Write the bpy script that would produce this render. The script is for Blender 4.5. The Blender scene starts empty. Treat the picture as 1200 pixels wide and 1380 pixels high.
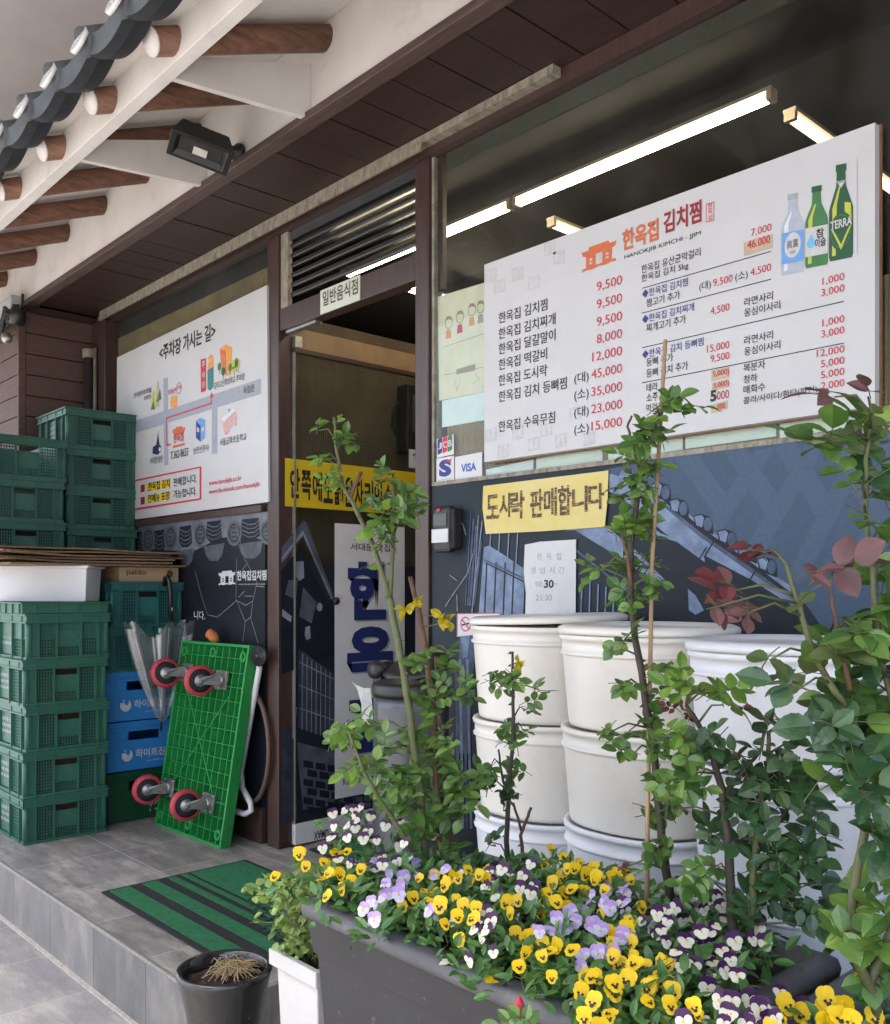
import bpy, math, random
from math import radians as R, sin, cos, pi
from mathutils import Vector as V, Matrix, Quaternion
rnd = random.Random(7)
SC = bpy.context.scene
COL = SC.collection

# ------------------------------------------------------------------ camera, sky, sun, exposure
H = 1.255                      # eye height above the pavement; x runs along the shop front, y goes into the shop
F = 1250.0
AZ = R(137.4)                  # viewing direction in plan
cam = bpy.data.cameras.new('camera'); camo = bpy.data.objects.new('camera', cam); COL.objects.link(camo)
camo.location = (0, 0, H); camo.rotation_euler = (R(90), 0, AZ - R(90))
cam.sensor_fit = 'VERTICAL'; cam.sensor_height = 36.0; cam.lens = F / 1380 * 36
cam.shift_y = 105 / 1380.0; cam.clip_start = .02; cam.clip_end = 400
SC.camera = camo
SUN_EL, SUN_AZ = R(67), R(268)     # compass-like angle of the sun in plan, measured from +x
w = bpy.data.worlds.new('World'); SC.world = w; w.use_nodes = True
nt = w.node_tree; bg = nt.nodes['Background']
sky = nt.nodes.new('ShaderNodeTexSky'); sky.sky_type = 'NISHITA'; sky.sun_disc = False
sky.sun_elevation = SUN_EL; sky.sun_rotation = R(90) - SUN_AZ; sky.dust_density = 4.0; sky.air_density = 1.0; sky.ozone_density = .6
nt.links.new(sky.outputs[0], bg.inputs[0]); bg.inputs[1].default_value = .15
sun = bpy.data.lights.new('sun', 'SUN'); suno = bpy.data.objects.new('sun', sun); COL.objects.link(suno)
sun.energy = 3.4; sun.angle = R(20); sun.color = (1, .93, .83)
sd = V((cos(SUN_AZ) * cos(SUN_EL), sin(SUN_AZ) * cos(SUN_EL), sin(SUN_EL)))
suno.rotation_euler = sd.to_track_quat('Z', 'Y').to_euler(); suno.location = (-3, -8, 12)
vs = SC.view_settings; vs.view_transform = 'Standard'; vs.look = 'None'; vs.exposure = 2.38; vs.gamma = 1.0

# ------------------------------------------------------------------ measuring helpers
D2 = (cos(AZ), sin(AZ)); R2 = (sin(AZ), -cos(AZ))
def at(px, py, x=None, y=None, z=None, t=None):
    """point of a plane (or at a viewing depth t) seen at a pixel of the 1200 x 1380 photograph"""
    u = (px - 600) / F; v = (795 - py) / F
    a = D2[0] + u * R2[0]; b = D2[1] + u * R2[1]
    if t is None: t = x / a if x is not None else y / b if y is not None else (z - H) / v
    return V((a * t, b * t, H + v * t))

# ------------------------------------------------------------------ materials
MATS = {}
def mat(name, col, rough=.6, var=.15, scale=18, stretch=(1, 1, 1), bump=0, bscale=None, metal=0, spec=.5, col2=None, detail=5,
        spots=None, trans=0, coat=0, island=0, lo=.35, hi=.65):
    if name in MATS: return MATS[name]
    m = bpy.data.materials.new(name); MATS[name] = m; m.use_nodes = True
    N = m.node_tree.nodes; L = m.node_tree.links; p = N['Principled BSDF']
    p.inputs['Roughness'].default_value = rough; p.inputs['Metallic'].default_value = metal
    p.inputs['Specular IOR Level'].default_value = spec; p.inputs['Coat Weight'].default_value = coat
    c2 = col2 if col2 else tuple(c * (1 - var) for c in col)
    tc = N.new('ShaderNodeTexCoord'); mp = N.new('ShaderNodeMapping'); mp.inputs['Scale'].default_value = stretch
    L.new(tc.outputs['Object'], mp.inputs[0])
    ns = N.new('ShaderNodeTexNoise'); ns.inputs['Scale'].default_value = scale; ns.inputs['Detail'].default_value = detail
    ns.inputs['Roughness'].default_value = .6
    L.new(mp.outputs[0], ns.inputs['Vector'])
    rp = N.new('ShaderNodeMapRange'); rp.inputs[1].default_value = lo; rp.inputs[2].default_value = hi
    L.new(ns.outputs[0], rp.inputs[0])
    mx = N.new('ShaderNodeMix'); mx.data_type = 'RGBA'; mx.inputs[6].default_value = (*col, 1); mx.inputs[7].default_value = (*c2, 1)
    L.new(rp.outputs[0], mx.inputs[0]); out = mx.outputs[2]
    if spots:
        s_col, s_scale, s_lo, s_hi, s_amt = spots
        n2 = N.new('ShaderNodeTexNoise'); n2.inputs['Scale'].default_value = s_scale; n2.inputs['Detail'].default_value = 8
        n2.inputs['Roughness'].default_value = .68; L.new(mp.outputs[0], n2.inputs['Vector'])
        r2 = N.new('ShaderNodeMapRange'); r2.inputs[1].default_value = s_lo; r2.inputs[2].default_value = s_hi; r2.inputs[4].default_value = s_amt
        L.new(n2.outputs[0], r2.inputs[0])
        m2 = N.new('ShaderNodeMix'); m2.data_type = 'RGBA'; m2.inputs[7].default_value = (*s_col, 1)
        L.new(r2.outputs[0], m2.inputs[0]); L.new(out, m2.inputs[6]); out = m2.outputs[2]
    if island:
        g = N.new('ShaderNodeNewGeometry'); hs = N.new('ShaderNodeHueSaturation')
        r3 = N.new('ShaderNodeMapRange'); r3.inputs[3].default_value = 1 - island; r3.inputs[4].default_value = 1 + island
        L.new(g.outputs['Random Per Island'], r3.inputs[0]); L.new(r3.outputs[0], hs.inputs['Value'])
        r4 = N.new('ShaderNodeMapRange'); r4.inputs[3].default_value = .5 + island * .05; r4.inputs[4].default_value = .5 - island * .06
        L.new(g.outputs['Random Per Island'], r4.inputs[0]); L.new(r4.outputs[0], hs.inputs['Hue'])
        L.new(out, hs.inputs['Color']); out = hs.outputs[0]
    L.new(out, p.inputs['Base Color'])
    if bump:
        bn = N.new('ShaderNodeBump'); bn.inputs['Strength'].default_value = bump; bn.inputs['Distance'].default_value = .004
        if bscale:
            n3 = N.new('ShaderNodeTexNoise'); n3.inputs['Scale'].default_value = bscale; n3.inputs['Detail'].default_value = 4
            L.new(mp.outputs[0], n3.inputs['Vector']); L.new(n3.outputs[0], bn.inputs['Height'])
        else: L.new(ns.outputs[0], bn.inputs['Height'])
        L.new(bn.outputs[0], p.inputs['Normal'])
    if trans:
        tr = N.new('ShaderNodeBsdfTranslucent'); L.new(out, tr.inputs[0]); ms = N.new('ShaderNodeMixShader'); ms.inputs[0].default_value = trans
        L.new(p.outputs[0], ms.inputs[1]); L.new(tr.outputs[0], ms.inputs[2]); L.new(ms.outputs[0], N['Material Output'].inputs[0])
    return m
def tiles(name, col, col2, bw, bh, off, vert=False, joint=(.42, .40, .38), mort=.004):
    """slate-look floor tiles: streaky stone with a pale joint grid"""
    m = mat(name, col, rough=.5, scale=5, stretch=(1.2, 3.4, 1) if not vert else (2.4, 1, 1.2), col2=col2, bump=.35, bscale=38,
            spots=((.46, .42, .36), 3.4, .50, .70, .8))
    N = m.node_tree.nodes; L = m.node_tree.links; p = N['Principled BSDF']
    src = p.inputs['Base Color'].links[0].from_socket
    tc = N.new('ShaderNodeTexCoord'); sx = N.new('ShaderNodeSeparateXYZ'); L.new(tc.outputs['Object'], sx.inputs[0])
    def line(sock, o, size):
        a = N.new('ShaderNodeMath'); a.operation = 'SUBTRACT'; a.inputs[1].default_value = o; L.new(sock, a.inputs[0])
        b = N.new('ShaderNodeMath'); b.operation = 'PINGPONG'; b.inputs[1].default_value = size / 2; L.new(a.outputs[0], b.inputs[0])
        c = N.new('ShaderNodeMath'); c.operation = 'LESS_THAN'; c.inputs[1].default_value = mort / 2; L.new(b.outputs[0], c.inputs[0])
        return c.outputs[0]
    l1 = line(sx.outputs['X'], off[0], bw)
    mxm = N.new('ShaderNodeMath'); mxm.operation = 'MAXIMUM'; L.new(l1, mxm.inputs[0])
    if bh: L.new(line(sx.outputs['Z' if vert else 'Y'], off[1], bh), mxm.inputs[1])
    # each tile a little lighter or darker
    wn = N.new('ShaderNodeTexWhiteNoise'); wn.noise_dimensions = '2D'
    cv = N.new('ShaderNodeCombineXYZ')
    for i, (s, o, sz) in enumerate((('X', off[0], bw), ('Z' if vert else 'Y', off[1], bh or 9))):
        a = N.new('ShaderNodeMath'); a.operation = 'SUBTRACT'; a.inputs[1].default_value = o; L.new(sx.outputs[s], a.inputs[0])
        b = N.new('ShaderNodeMath'); b.operation = 'DIVIDE'; b.inputs[1].default_value = sz; L.new(a.outputs[0], b.inputs[0])
        c = N.new('ShaderNodeMath'); c.operation = 'FLOOR'; L.new(b.outputs[0], c.inputs[0]); L.new(c.outputs[0], cv.inputs[i])
    L.new(cv.outputs[0], wn.inputs[0])
    hs = N.new('ShaderNodeHueSaturation'); r3 = N.new('ShaderNodeMapRange'); r3.inputs[3].default_value = .82; r3.inputs[4].default_value = 1.14
    L.new(wn.outputs[0], r3.inputs[0]); L.new(r3.outputs[0], hs.inputs['Value']); L.new(src, hs.inputs['Color'])
    mx = N.new('ShaderNodeMix'); mx.data_type = 'RGBA'; mx.inputs[7].default_value = (*joint, 1)
    L.new(mxm.outputs[0], mx.inputs[0]); L.new(hs.outputs[0], mx.inputs[6]); L.new(mx.outputs[2], p.inputs['Base Color'])
    return m
def glass(name, tint=(.9, .93, .92), dirt_fill=.05, refl=.07, dcol=(.5, .5, .46)):
    m = bpy.data.materials.new(name); MATS[name] = m; m.use_nodes = True
    N = m.node_tree.nodes; L = m.node_tree.links; N.remove(N['Principled BSDF'])
    t = N.new('ShaderNodeBsdfTransparent'); t.inputs[0].default_value = (*tint, 1)
    g = N.new('ShaderNodeBsdfGlossy'); g.inputs['Roughness'].default_value = .03
    d = N.new('ShaderNodeBsdfDiffuse'); d.inputs[0].default_value = (*dcol, 1)
    tc = N.new('ShaderNodeTexCoord'); mp = N.new('ShaderNodeMapping'); mp.inputs['Scale'].default_value = (1.7, 1, 1.1); mp.inputs['Rotation'].default_value = (0, .5, 0)
    L.new(tc.outputs['Object'], mp.inputs[0])
    ns = N.new('ShaderNodeTexNoise'); ns.inputs['Scale'].default_value = 2.2; ns.inputs['Detail'].default_value = 9; ns.inputs['Roughness'].default_value = .72
    L.new(mp.outputs[0], ns.inputs['Vector'])
    rp = N.new('ShaderNodeMapRange'); rp.inputs[1].default_value = .42; rp.inputs[2].default_value = .8; rp.inputs[3].default_value = dirt_fill * .25; rp.inputs[4].default_value = dirt_fill * 3.2
    L.new(ns.outputs[0], rp.inputs[0])
    fr = N.new('ShaderNodeFresnel'); fr.inputs[0].default_value = 1.45
    mu = N.new('ShaderNodeMath'); mu.operation = 'MULTIPLY'; mu.inputs[1].default_value = refl / .04; L.new(fr.outputs[0], mu.inputs[0]); mu.use_clamp = True
    ge = N.new('ShaderNodeNewGeometry'); iv = N.new('ShaderNodeMath'); iv.operation = 'SUBTRACT'; iv.inputs[0].default_value = 1; L.new(ge.outputs['Backfacing'], iv.inputs[1])
    mf = N.new('ShaderNodeMath'); mf.operation = 'MULTIPLY'; L.new(mu.outputs[0], mf.inputs[0]); L.new(iv.outputs[0], mf.inputs[1]); mu = mf
    md = N.new('ShaderNodeMath'); md.operation = 'MULTIPLY'; L.new(rp.outputs[0], md.inputs[0]); L.new(iv.outputs[0], md.inputs[1]); rp = md
    m1 = N.new('ShaderNodeMixShader'); L.new(mu.outputs[0], m1.inputs[0]); L.new(t.outputs[0], m1.inputs[1]); L.new(g.outputs[0], m1.inputs[2])
    m2 = N.new('ShaderNodeMixShader'); L.new(rp.outputs[0], m2.inputs[0]); L.new(m1.outputs[0], m2.inputs[1]); L.new(d.outputs[0], m2.inputs[2])
    L.new(m2.outputs[0], N['Material Output'].inputs[0]); return m
def emit(name, col, s):
    m = bpy.data.materials.new(name); MATS[name] = m; m.use_nodes = True
    N = m.node_tree.nodes; p = N['Principled BSDF']; p.inputs['Base Color'].default_value = (*col, 1)
    p.inputs['Emission Color'].default_value = (*col, 1); p.inputs['Emission Strength'].default_value = s; return m
def ink(name, col, rough=.55): return mat('ink ' + name, col, rough=rough, var=.12, scale=60)

PLASTER = mat('white plaster', (.70, .67, .64), .85, .1, 6, bump=.1, bscale=60, spots=((.36, .33, .3), 7, .56, .8, .42))
CONCRETE = mat('painted slab', (.40, .37, .365), .85, .1, 5, bump=.12, bscale=40, spots=((.33, .3, .29), 3, .5, .75, .4))
BROWN = mat('brown painted board', (.042, .020, .016), .5, .4, 9, stretch=(1, 9, 9), bump=.15, spots=((.10, .07, .06), 16, .58, .75, .4))
POST = mat('brown metal frame', (.066, .037, .032), .38, .35, 8, stretch=(9, 9, 1), spots=((.15, .11, .10), 22, .6, .75, .4))
RAFTER = mat('rafter wood', (.26, .125, .078), .6, .5, 7, stretch=(9, 1.2, 9), bump=.25, spots=((.05, .02, .012), 20, .56, .7, .7))
CLAD = mat('brown clad boards', (.105, .058, .046), .65, .35, 9, stretch=(1.5, 1.5, 7), bump=.2)
TILE = mat('roof tile', (.085, .10, .115), .62, .35, 14, bump=.2, spots=((.2, .2, .2), 30, .6, .75, .4))
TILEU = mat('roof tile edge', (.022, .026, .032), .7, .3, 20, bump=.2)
ROUND = mat('white roundel', (.8, .8, .79), .7, .1, 40)
STRIP = mat('weathered channel', (.30, .27, .21), .6, .4, 14, stretch=(3, 1, 1), bump=.25, spots=((.07, .055, .04), 22, .5, .68, .8))
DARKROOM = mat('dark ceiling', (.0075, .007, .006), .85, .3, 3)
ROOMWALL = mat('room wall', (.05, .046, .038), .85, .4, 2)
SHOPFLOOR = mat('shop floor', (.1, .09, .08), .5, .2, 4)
BLACK = mat('black plastic', (.014, .014, .015), .42, .3, 30, bump=.05)
RUBBER = mat('black rubber', (.013, .012, .012), .75, .3, 40)
STEEL = mat('zinc steel', (.42, .42, .40), .38, .35, 25, metal=.8, bump=.05)
GLASS = glass('window glass', dirt_fill=.022, refl=.036)
DGLASS = glass('door glass', dirt_fill=.02, refl=.04, tint=(.93, .95, .93))
WHITEP = mat('white board', (.49, .49, .50), .42, .05, 7, spots=((.41, .40, .39), 5, .55, .78, .4))
PAPER = mat('white paper', (.55, .55, .56), .8, .07, 15, bump=.25, bscale=26)
CARD = mat('cardboard', (.36, .24, .14), .85, .18, 8, stretch=(2, 2, 9), bump=.15, spots=((.2, .13, .075), 12, .58, .75, .5))
CARDEDGE = mat('cardboard edge', (.20, .13, .075), .9, .5, 130)
SOIL = mat('potting soil', (.055, .035, .024), .95, .6, 90, bump=1.0, bscale=120, spots=((.18, .12, .08), 150, .62, .7, .8))

def corrugated(name, col, col2, per=.012, axis='Y'):
    m = mat(name, col, .8, scale=5, col2=col2, spots=((.03, .022, .013), 95, .60, .68, .8))
    N = m.node_tree.nodes; L = m.node_tree.links; p = N['Principled BSDF']
    tc = N.new('ShaderNodeTexCoord'); wv = N.new('ShaderNodeTexWave'); wv.bands_direction = axis
    wv.inputs['Scale'].default_value = .314 / per; wv.inputs['Distortion'].default_value = .6; wv.inputs['Detail'].default_value = 2; wv.inputs['Detail Scale'].default_value = 3
    L.new(tc.outputs['Object'], wv.inputs[0]); bn = N.new('ShaderNodeBump'); bn.inputs['Strength'].default_value = .6; bn.inputs['Distance'].default_value = .004
    L.new(wv.outputs[1], bn.inputs['Height']); L.new(bn.outputs[0], p.inputs['Normal']); return m
RIBX = corrugated('ribbed wallpaper x', (.23, .165, .085), (.15, .105, .055), axis='X')
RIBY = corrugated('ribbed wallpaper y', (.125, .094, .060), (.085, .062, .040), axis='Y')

# ------------------------------------------------------------------ mesh builder
class MB:
    def __init__(s): s.v = []; s.f = []; s.m = []; s.sm = []; s.sharp = []
    def add(s, vs, fs, mi=0, sm=False):
        o = len(s.v); s.v += [V(a) for a in vs]
        for f in fs: s.f.append(tuple(o + i for i in f)); s.m.append(mi); s.sm.append(sm)
        return s
    def box(s, a, b, mi=0):
        x0, y0, z0 = (min(a[i], b[i]) for i in range(3)); x1, y1, z1 = (max(a[i], b[i]) for i in range(3))
        return s.add([(x0, y0, z0), (x1, y0, z0), (x1, y1, z0), (x0, y1, z0), (x0, y0, z1), (x1, y0, z1), (x1, y1, z1), (x0, y1, z1)],
                     [(3, 2, 1, 0), (4, 5, 6, 7), (0, 1, 5, 4), (1, 2, 6, 5), (2, 3, 7, 6), (3, 0, 4, 7)], mi)
    def obox(s, o, u, v, w, mi=0):
        """box from corner o along three edge vectors"""
        o, u, v, w = V(o), V(u), V(v), V(w)
        if u.cross(v).dot(w) < 0: o = o + w; w = -w
        p = [o, o + u, o + u + v, o + v]; p += [q + w for q in p]
        return s.add(p, [(3, 2, 1, 0), (4, 5, 6, 7), (0, 1, 5, 4), (1, 2, 6, 5), (2, 3, 7, 6), (3, 0, 4, 7)], mi)
    def frustum(s, z0, z1, r0, r1, c=(0, 0), mi=0, cap=(True, True)):
        """tapered box: r = (half x, half y)"""
        vs = [(c[0] + sx * r[0], c[1] + sy * r[1], z) for z, r in ((z0, r0), (z1, r1)) for sx, sy in ((-1, -1), (1, -1), (1, 1), (-1, 1))]
        fs = [(0, 1, 5, 4), (1, 2, 6, 5), (2, 3, 7, 6), (3, 0, 4, 7)]
        if cap[0]: fs.append((3, 2, 1, 0))
        if cap[1]: fs.append((4, 5, 6, 7))
        return s.add(vs, fs, mi)
    def prism(s, poly, d, mi=0):
        """extrude a planar polygon by vector d"""
        p = [V(a) for a in poly]; d = V(d); n = len(p)
        nrm = V((0, 0, 0))
        for i in range(n): nrm += p[i].cross(p[(i + 1) % n])
        if nrm.dot(d) > 0: p = p[::-1]
        return s.add(p + [a + d for a in p], [tuple(range(n)), tuple(range(2 * n - 1, n - 1, -1))] +
                     [((i + 1) % n, i, n + i, n + (i + 1) % n) for i in range(n)], mi)
    def poly(s, poly, mi=0): return s.add(poly, [tuple(range(len(poly)))], mi)
    def tube(s, pts, r, n=8, mi=0, cap=True):
        P = [V(p) for p in pts]; rs = r if isinstance(r, (list, tuple)) else [r] * len(P); rings = []
        up = None
        for i, p in enumerate(P):
            t = (P[min(i + 1, len(P) - 1)] - P[max(i - 1, 0)]).normalized()
            if up is None: up = t.orthogonal().normalized()
            up = (up - t * up.dot(t)); up = up.normalized() if up.length > 1e-5 else t.orthogonal().normalized()
            q = t.cross(up); rings.append([p + (up * cos(2 * pi * k / n) + q * sin(2 * pi * k / n)) * rs[i] for k in range(n)])
        vs = [a for g in rings for a in g]; fs = []
        for i in range(len(P) - 1):
            for k in range(n): fs.append((i * n + k, i * n + (k + 1) % n, (i + 1) * n + (k + 1) % n, (i + 1) * n + k))
        if cap: fs += [tuple(range(n - 1, -1, -1)), tuple(range((len(P) - 1) * n, len(P) * n))]
        return s.add(vs, fs, mi, True)
    def lathe(s, prof, n=32, c=(0, 0, 0), mi=0, axis=None, sx=1, sy=1, power=None, caps=True):
        """profile of (radius, height) turned about z (or about axis)"""
        q = V((0, 0, 1)).rotation_difference(V(axis)) if axis is not None else Quaternion()
        vs = []
        for r, h in prof:
            for k in range(n):
                a = 2 * pi * k / n; ca, sa = cos(a), sin(a); k2 = 1
                if power: k2 = (abs(ca) ** power + abs(sa) ** power) ** (-1 / power)
                vs.append(V(c) + q @ V((r * ca * sx * k2, r * sa * sy * k2, h)))
        fs = [(i * n + k, i * n + (k + 1) % n, (i + 1) * n + (k + 1) % n, (i + 1) * n + k) for i in range(len(prof) - 1) for k in range(n)]
        if caps and prof[0][0] > 1e-6: fs.append(tuple(range(n - 1, -1, -1)))
        if caps and prof[-1][0] > 1e-6: fs.append(tuple(range((len(prof) - 1) * n, len(prof) * n)))
        return s.add(vs, fs, mi, True)
    def disc(s, c, u, v, ru, rv, n=24, mi=0, ring=None):
        c, u, v = V(c), V(u), V(v)
        o = [c + u * ru * cos(2 * pi * k / n) + v * rv * sin(2 * pi * k / n) for k in range(n)]
        if ring is None: return s.poly(o, mi)
        i = [c + (a - c) * ring for a in o]
        return s.add(o + i, [(k, (k + 1) % n, n + (k + 1) % n, n + k) for k in range(n)], mi)
    def mesh(s, name, mats, origin, bevel=0):
        me = bpy.data.meshes.new(name); o = V(origin)
        me.from_pydata([tuple(a - o) for a in s.v], [], s.f)
        for m in mats if isinstance(mats, (list, tuple)) else [mats]: me.materials.append(m)
        me.polygons.foreach_set('material_index', s.m); me.polygons.foreach_set('use_smooth', s.sm); me.update()
        if s.sharp:
            k = set(s.sharp); me.edges.foreach_set('use_edge_sharp', [(tuple(sorted(e.vertices)) in k) for e in me.edges])
        return me

def wloc(o):
    p = V((0, 0, 0))
    while o is not None: p = p + o.location; o = o.parent
    return p
def tag(o, label=None, cat=None, group=None, kind=None):
    if label: o['label'] = label
    if cat: o['category'] = cat
    if group: o['group'] = group
    if kind: o['kind'] = kind
    return o
def thing(name, label, cat, loc, group=None):
    o = bpy.data.objects.new(name, None); COL.objects.link(o); o.location = loc; o.empty_display_size = .1
    return tag(o, label, cat, group)
def part(name, mb, mats, parent, label=None, bevel=0):
    org = wloc(parent)
    o = bpy.data.objects.new(name, mb.mesh(name, mats, org)); COL.objects.link(o); o.parent = parent
    if label: o['label'] = label
    if bevel: bev(o, bevel)
    return o
def solo(name, mb, mats, label=None, cat=None, group=None, kind=None, bevel=0):
    xs = [a.x for a in mb.v]; ys = [a.y for a in mb.v]; zs = [a.z for a in mb.v]
    org = V(((min(xs) + max(xs)) / 2, (min(ys) + max(ys)) / 2, min(zs)))
    o = bpy.data.objects.new(name, mb.mesh(name, mats, org)); COL.objects.link(o); o.location = org
    if bevel: bev(o, bevel)
    return tag(o, label, cat, group, kind)
def structure(name, mb, mats, bevel=0):
    o = bpy.data.objects.new(name, mb.mesh(name, mats, (0, 0, 0))); COL.objects.link(o); o['kind'] = 'structure'
    if bevel: bev(o, bevel)
    return o
def bev(o, wd):
    b = o.modifiers.new('bevel', 'BEVEL'); b.width = wd; b.segments = 2; b.limit_method = 'ANGLE'; b.angle_limit = R(40); b.harden_normals = False
def copy_tree(o, parent=None):
    c = o.copy(); COL.objects.link(c); c.parent = parent
    for ch in o.children: copy_tree(ch, c)
    return c

# ------------------------------------------------------------------ lettering
TCACHE = {}
def text_mesh(s, bold):
    k = (s, bold)
    if k not in TCACHE:
        c = bpy.data.curves.new('t', 'FONT'); c.body = s; c.offset = bold; c.resolution_u = 3
        o = bpy.data.objects.new('t', c); COL.objects.link(o)
        me = bpy.data.meshes.new_from_object(o.evaluated_get(bpy.context.evaluated_depsgraph_get()))
        vs = [(a.co.x, a.co.y) for a in me.vertices]; fs = [tuple(p.vertices) for p in me.polygons]
        bpy.data.objects.remove(o); bpy.data.curves.remove(c); bpy.data.meshes.remove(me)
        TCACHE[k] = (vs, fs)
    return TCACHE[k]
def put_text(mb, s, o, u, v, wd, ht, mi=0, bold=.012, rot=0):
    """letters fitted into the box that starts at o and runs wd along u and ht along v"""
    vs, fs = text_mesh(s, bold)
    if not vs: return
    x0 = min(a[0] for a in vs); x1 = max(a[0] for a in vs); y0 = min(a[1] for a in vs); y1 = max(a[1] for a in vs)
    o, u, v = V(o), V(u), V(v); sx = wd / (x1 - x0); sy = (ht if ht else wd * (y1 - y0) / (x1 - x0)) / (y1 - y0)
    if ht is None: sy = sx
    pts = []
    for a, b in vs:
        if rot: a, b = x0 + x1 - a, y0 + y1 - b
        pts.append(o + u * ((a - x0) * sx) + v * ((b - y0) * sy))
    mb.add(pts, fs, mi)
class Face:
    """a printed surface: points and lettering given where they are seen (zoom crop coordinates), laid on the real plane"""
    def __init__(s, ox=0, oy=0, k=1, x=None, y=None): s.ox, s.oy, s.k, s.x, s.y = ox, oy, k, x, y; s.mb = MB(); s.lift = 0
    def p(s, a, b, lift=0):
        X = s.ox + a / s.k; Y = s.oy + b / s.k
        return at(X, Y, y=s.y - lift - s.lift) if s.y is not None else at(X, Y, x=s.x + lift + s.lift)
    def poly(s, pts, mi, lift=0): s.mb.poly([s.p(a, b, lift) for a, b in pts], mi)
    def text(s, t, xl, yb, xr, h, mi, bold=.012, lift=.0012, rot=0):
        o = s.p(xl, yb, lift); e = s.p(xr, yb, lift); tp = s.p(xl, yb - h, lift)
        if s.y is not None: s.put(t, o, V((1, 0, 0)), abs(e.x - o.x), tp.z - o.z, mi, bold, rot)
        else: s.put(t, o, V((0, 1, 0)), abs(e.y - o.y), tp.z - o.z, mi, bold, rot)
    def put(s, t, o, u, wd, ht, mi, bold, rot): put_text(s.mb, t, o, u, (0, 0, 1), wd, ht, mi, bold, rot)
    def line(s, pts, wd, mi, lift=.0012):
        """a drawn line of real width wd"""
        q = [s.p(a, b, lift) for a, b in pts]; n = V((0, -1, 0)) if s.y is not None else V((1, 0, 0))
        for a, b in zip(q, q[1:]):
            d = (b - a)
            if d.length < 1e-6: continue
            d.normalize(); e = n.cross(d) * wd / 2; ex = d * wd * .35
            s.mb.poly([a - ex - e, b + ex - e, b + ex + e, a - ex + e], mi)
            lift += 0
    def ell(s, a, b, ra, rb, mi, lift=.0012, ring=None, n=20):
        """ellipse: half sizes given in crop pixels"""
        c = s.p(a, b, lift); u = V((1, 0, 0)) if s.y is not None else V((0, 1, 0)); e = s.p(a + ra, b, lift)
        ru = abs((e - c).dot(u)); rv = abs(s.p(a, b - rb, lift).z - c.z)
        s.mb.disc(c, u, V((0, 0, 1)), ru, rv, n, mi, ring)

# ================================================================== SETTING
PX = .373; X0 = -3.64
FLOORT = tiles('terrace tiles', (.265, .25, .235), (.16, .152, .143), PX, .392, (X0, 1.165))
RISERT = tiles('riser tiles', (.27, .265, .26), (.20, .196, .192), PX, None, (X0, 0), vert=True, joint=(.06, .055, .05))
PAVET = tiles('pavement tiles', (.29, .277, .274), (.215, .208, .203), PX, .80, (X0 - .004, 1.165))
structure('pavement', MB().poly([(-40, -40, 0), (40, -40, 0), (40, 1.6, 0), (-40, 1.6, 0)]), PAVET)
tb = MB().box((-9, 1.168, -.05), (-2.12, 2.30, .205)).box((-2.118, 1.45, -.05), (2.5, 2.30, .205))
structure('terrace', tb, FLOORT)
rb = MB().box((-9, 1.160, -.05), (-2.116, 1.1675, .196)).box((-2.1155, 1.4425, -.05), (2.5, 1.4495, .196))
structure('step_riser', rb, RISERT)
eb = MB().box((-9, 1.154, .1965), (-2.116, 1.1675, .2075)).box((-2.1155, 1.437, .1965), (2.5, 1.4495, .2075))
structure('step_edge', eb, mat('edge trim', (.27, .255, .235), .5, .35, 30, stretch=(4, 1, 1), spots=((.1, .09, .08), 40, .55, .7, .6)), bevel=.003)
jb = MB()
for i in range(40):
    xa = -9 + i * .175
    jb.box((xa, 1.146 + rnd.uniform(-.003, .002), 0), (xa + .176, 1.1598, .004))
structure('joint_mortar', jb, mat('mortar', (.5, .46, .4), .9, .3, 60))

# ================================================================== BUILDING
YF = 2.06
bld = thing('restaurant_building', 'restaurant front with dark brown frames under a tiled eave with white plaster', 'building', (-2.5, 2.2, .205))
# upper storey; its unseen reach towards the street is extended to shade the pavement
ub = MB().box((-9, -1.1, 3.455), (-4.62, 6.5, 3.60)).box((-4.60, -1.1, 3.455), (3.5, 6.5, 3.60)).box((-9, -1.1, 3.601), (3.5, 6.5, 6.5))
part('upper_storey', ub, CONCRETE, bld)
# shell of the shop room
sh = MB().box((-7, 6.2, .1), (3, 6.3, 3.4)).box((3, 2.1, .1), (3.1, 6.3, 3.4))
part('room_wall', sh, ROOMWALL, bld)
part('room_floor', MB().box((-7, 2.301, .1), (3, 6.2, .205)), SHOPFLOOR, bld)
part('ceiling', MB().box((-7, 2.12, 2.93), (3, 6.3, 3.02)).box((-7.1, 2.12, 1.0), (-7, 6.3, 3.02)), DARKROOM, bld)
lw = MB().box((-3.46, 2.13, .21), (-3.36, 5.6, 2.375)).box((-3.46, 2.13, 2.377), (-3.352, 5.6, 2.425))
part('partition_wall', lw, RIBY, bld)
wb = MB().box((-3.3595, 2.13, 2.285), (-3.345, 5.6, 2.374))
part('wooden_rail', wb, mat('pale wood rail', (.36, .245, .14), .5, .3, 4, stretch=(1, 3, 1)), bld)
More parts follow.
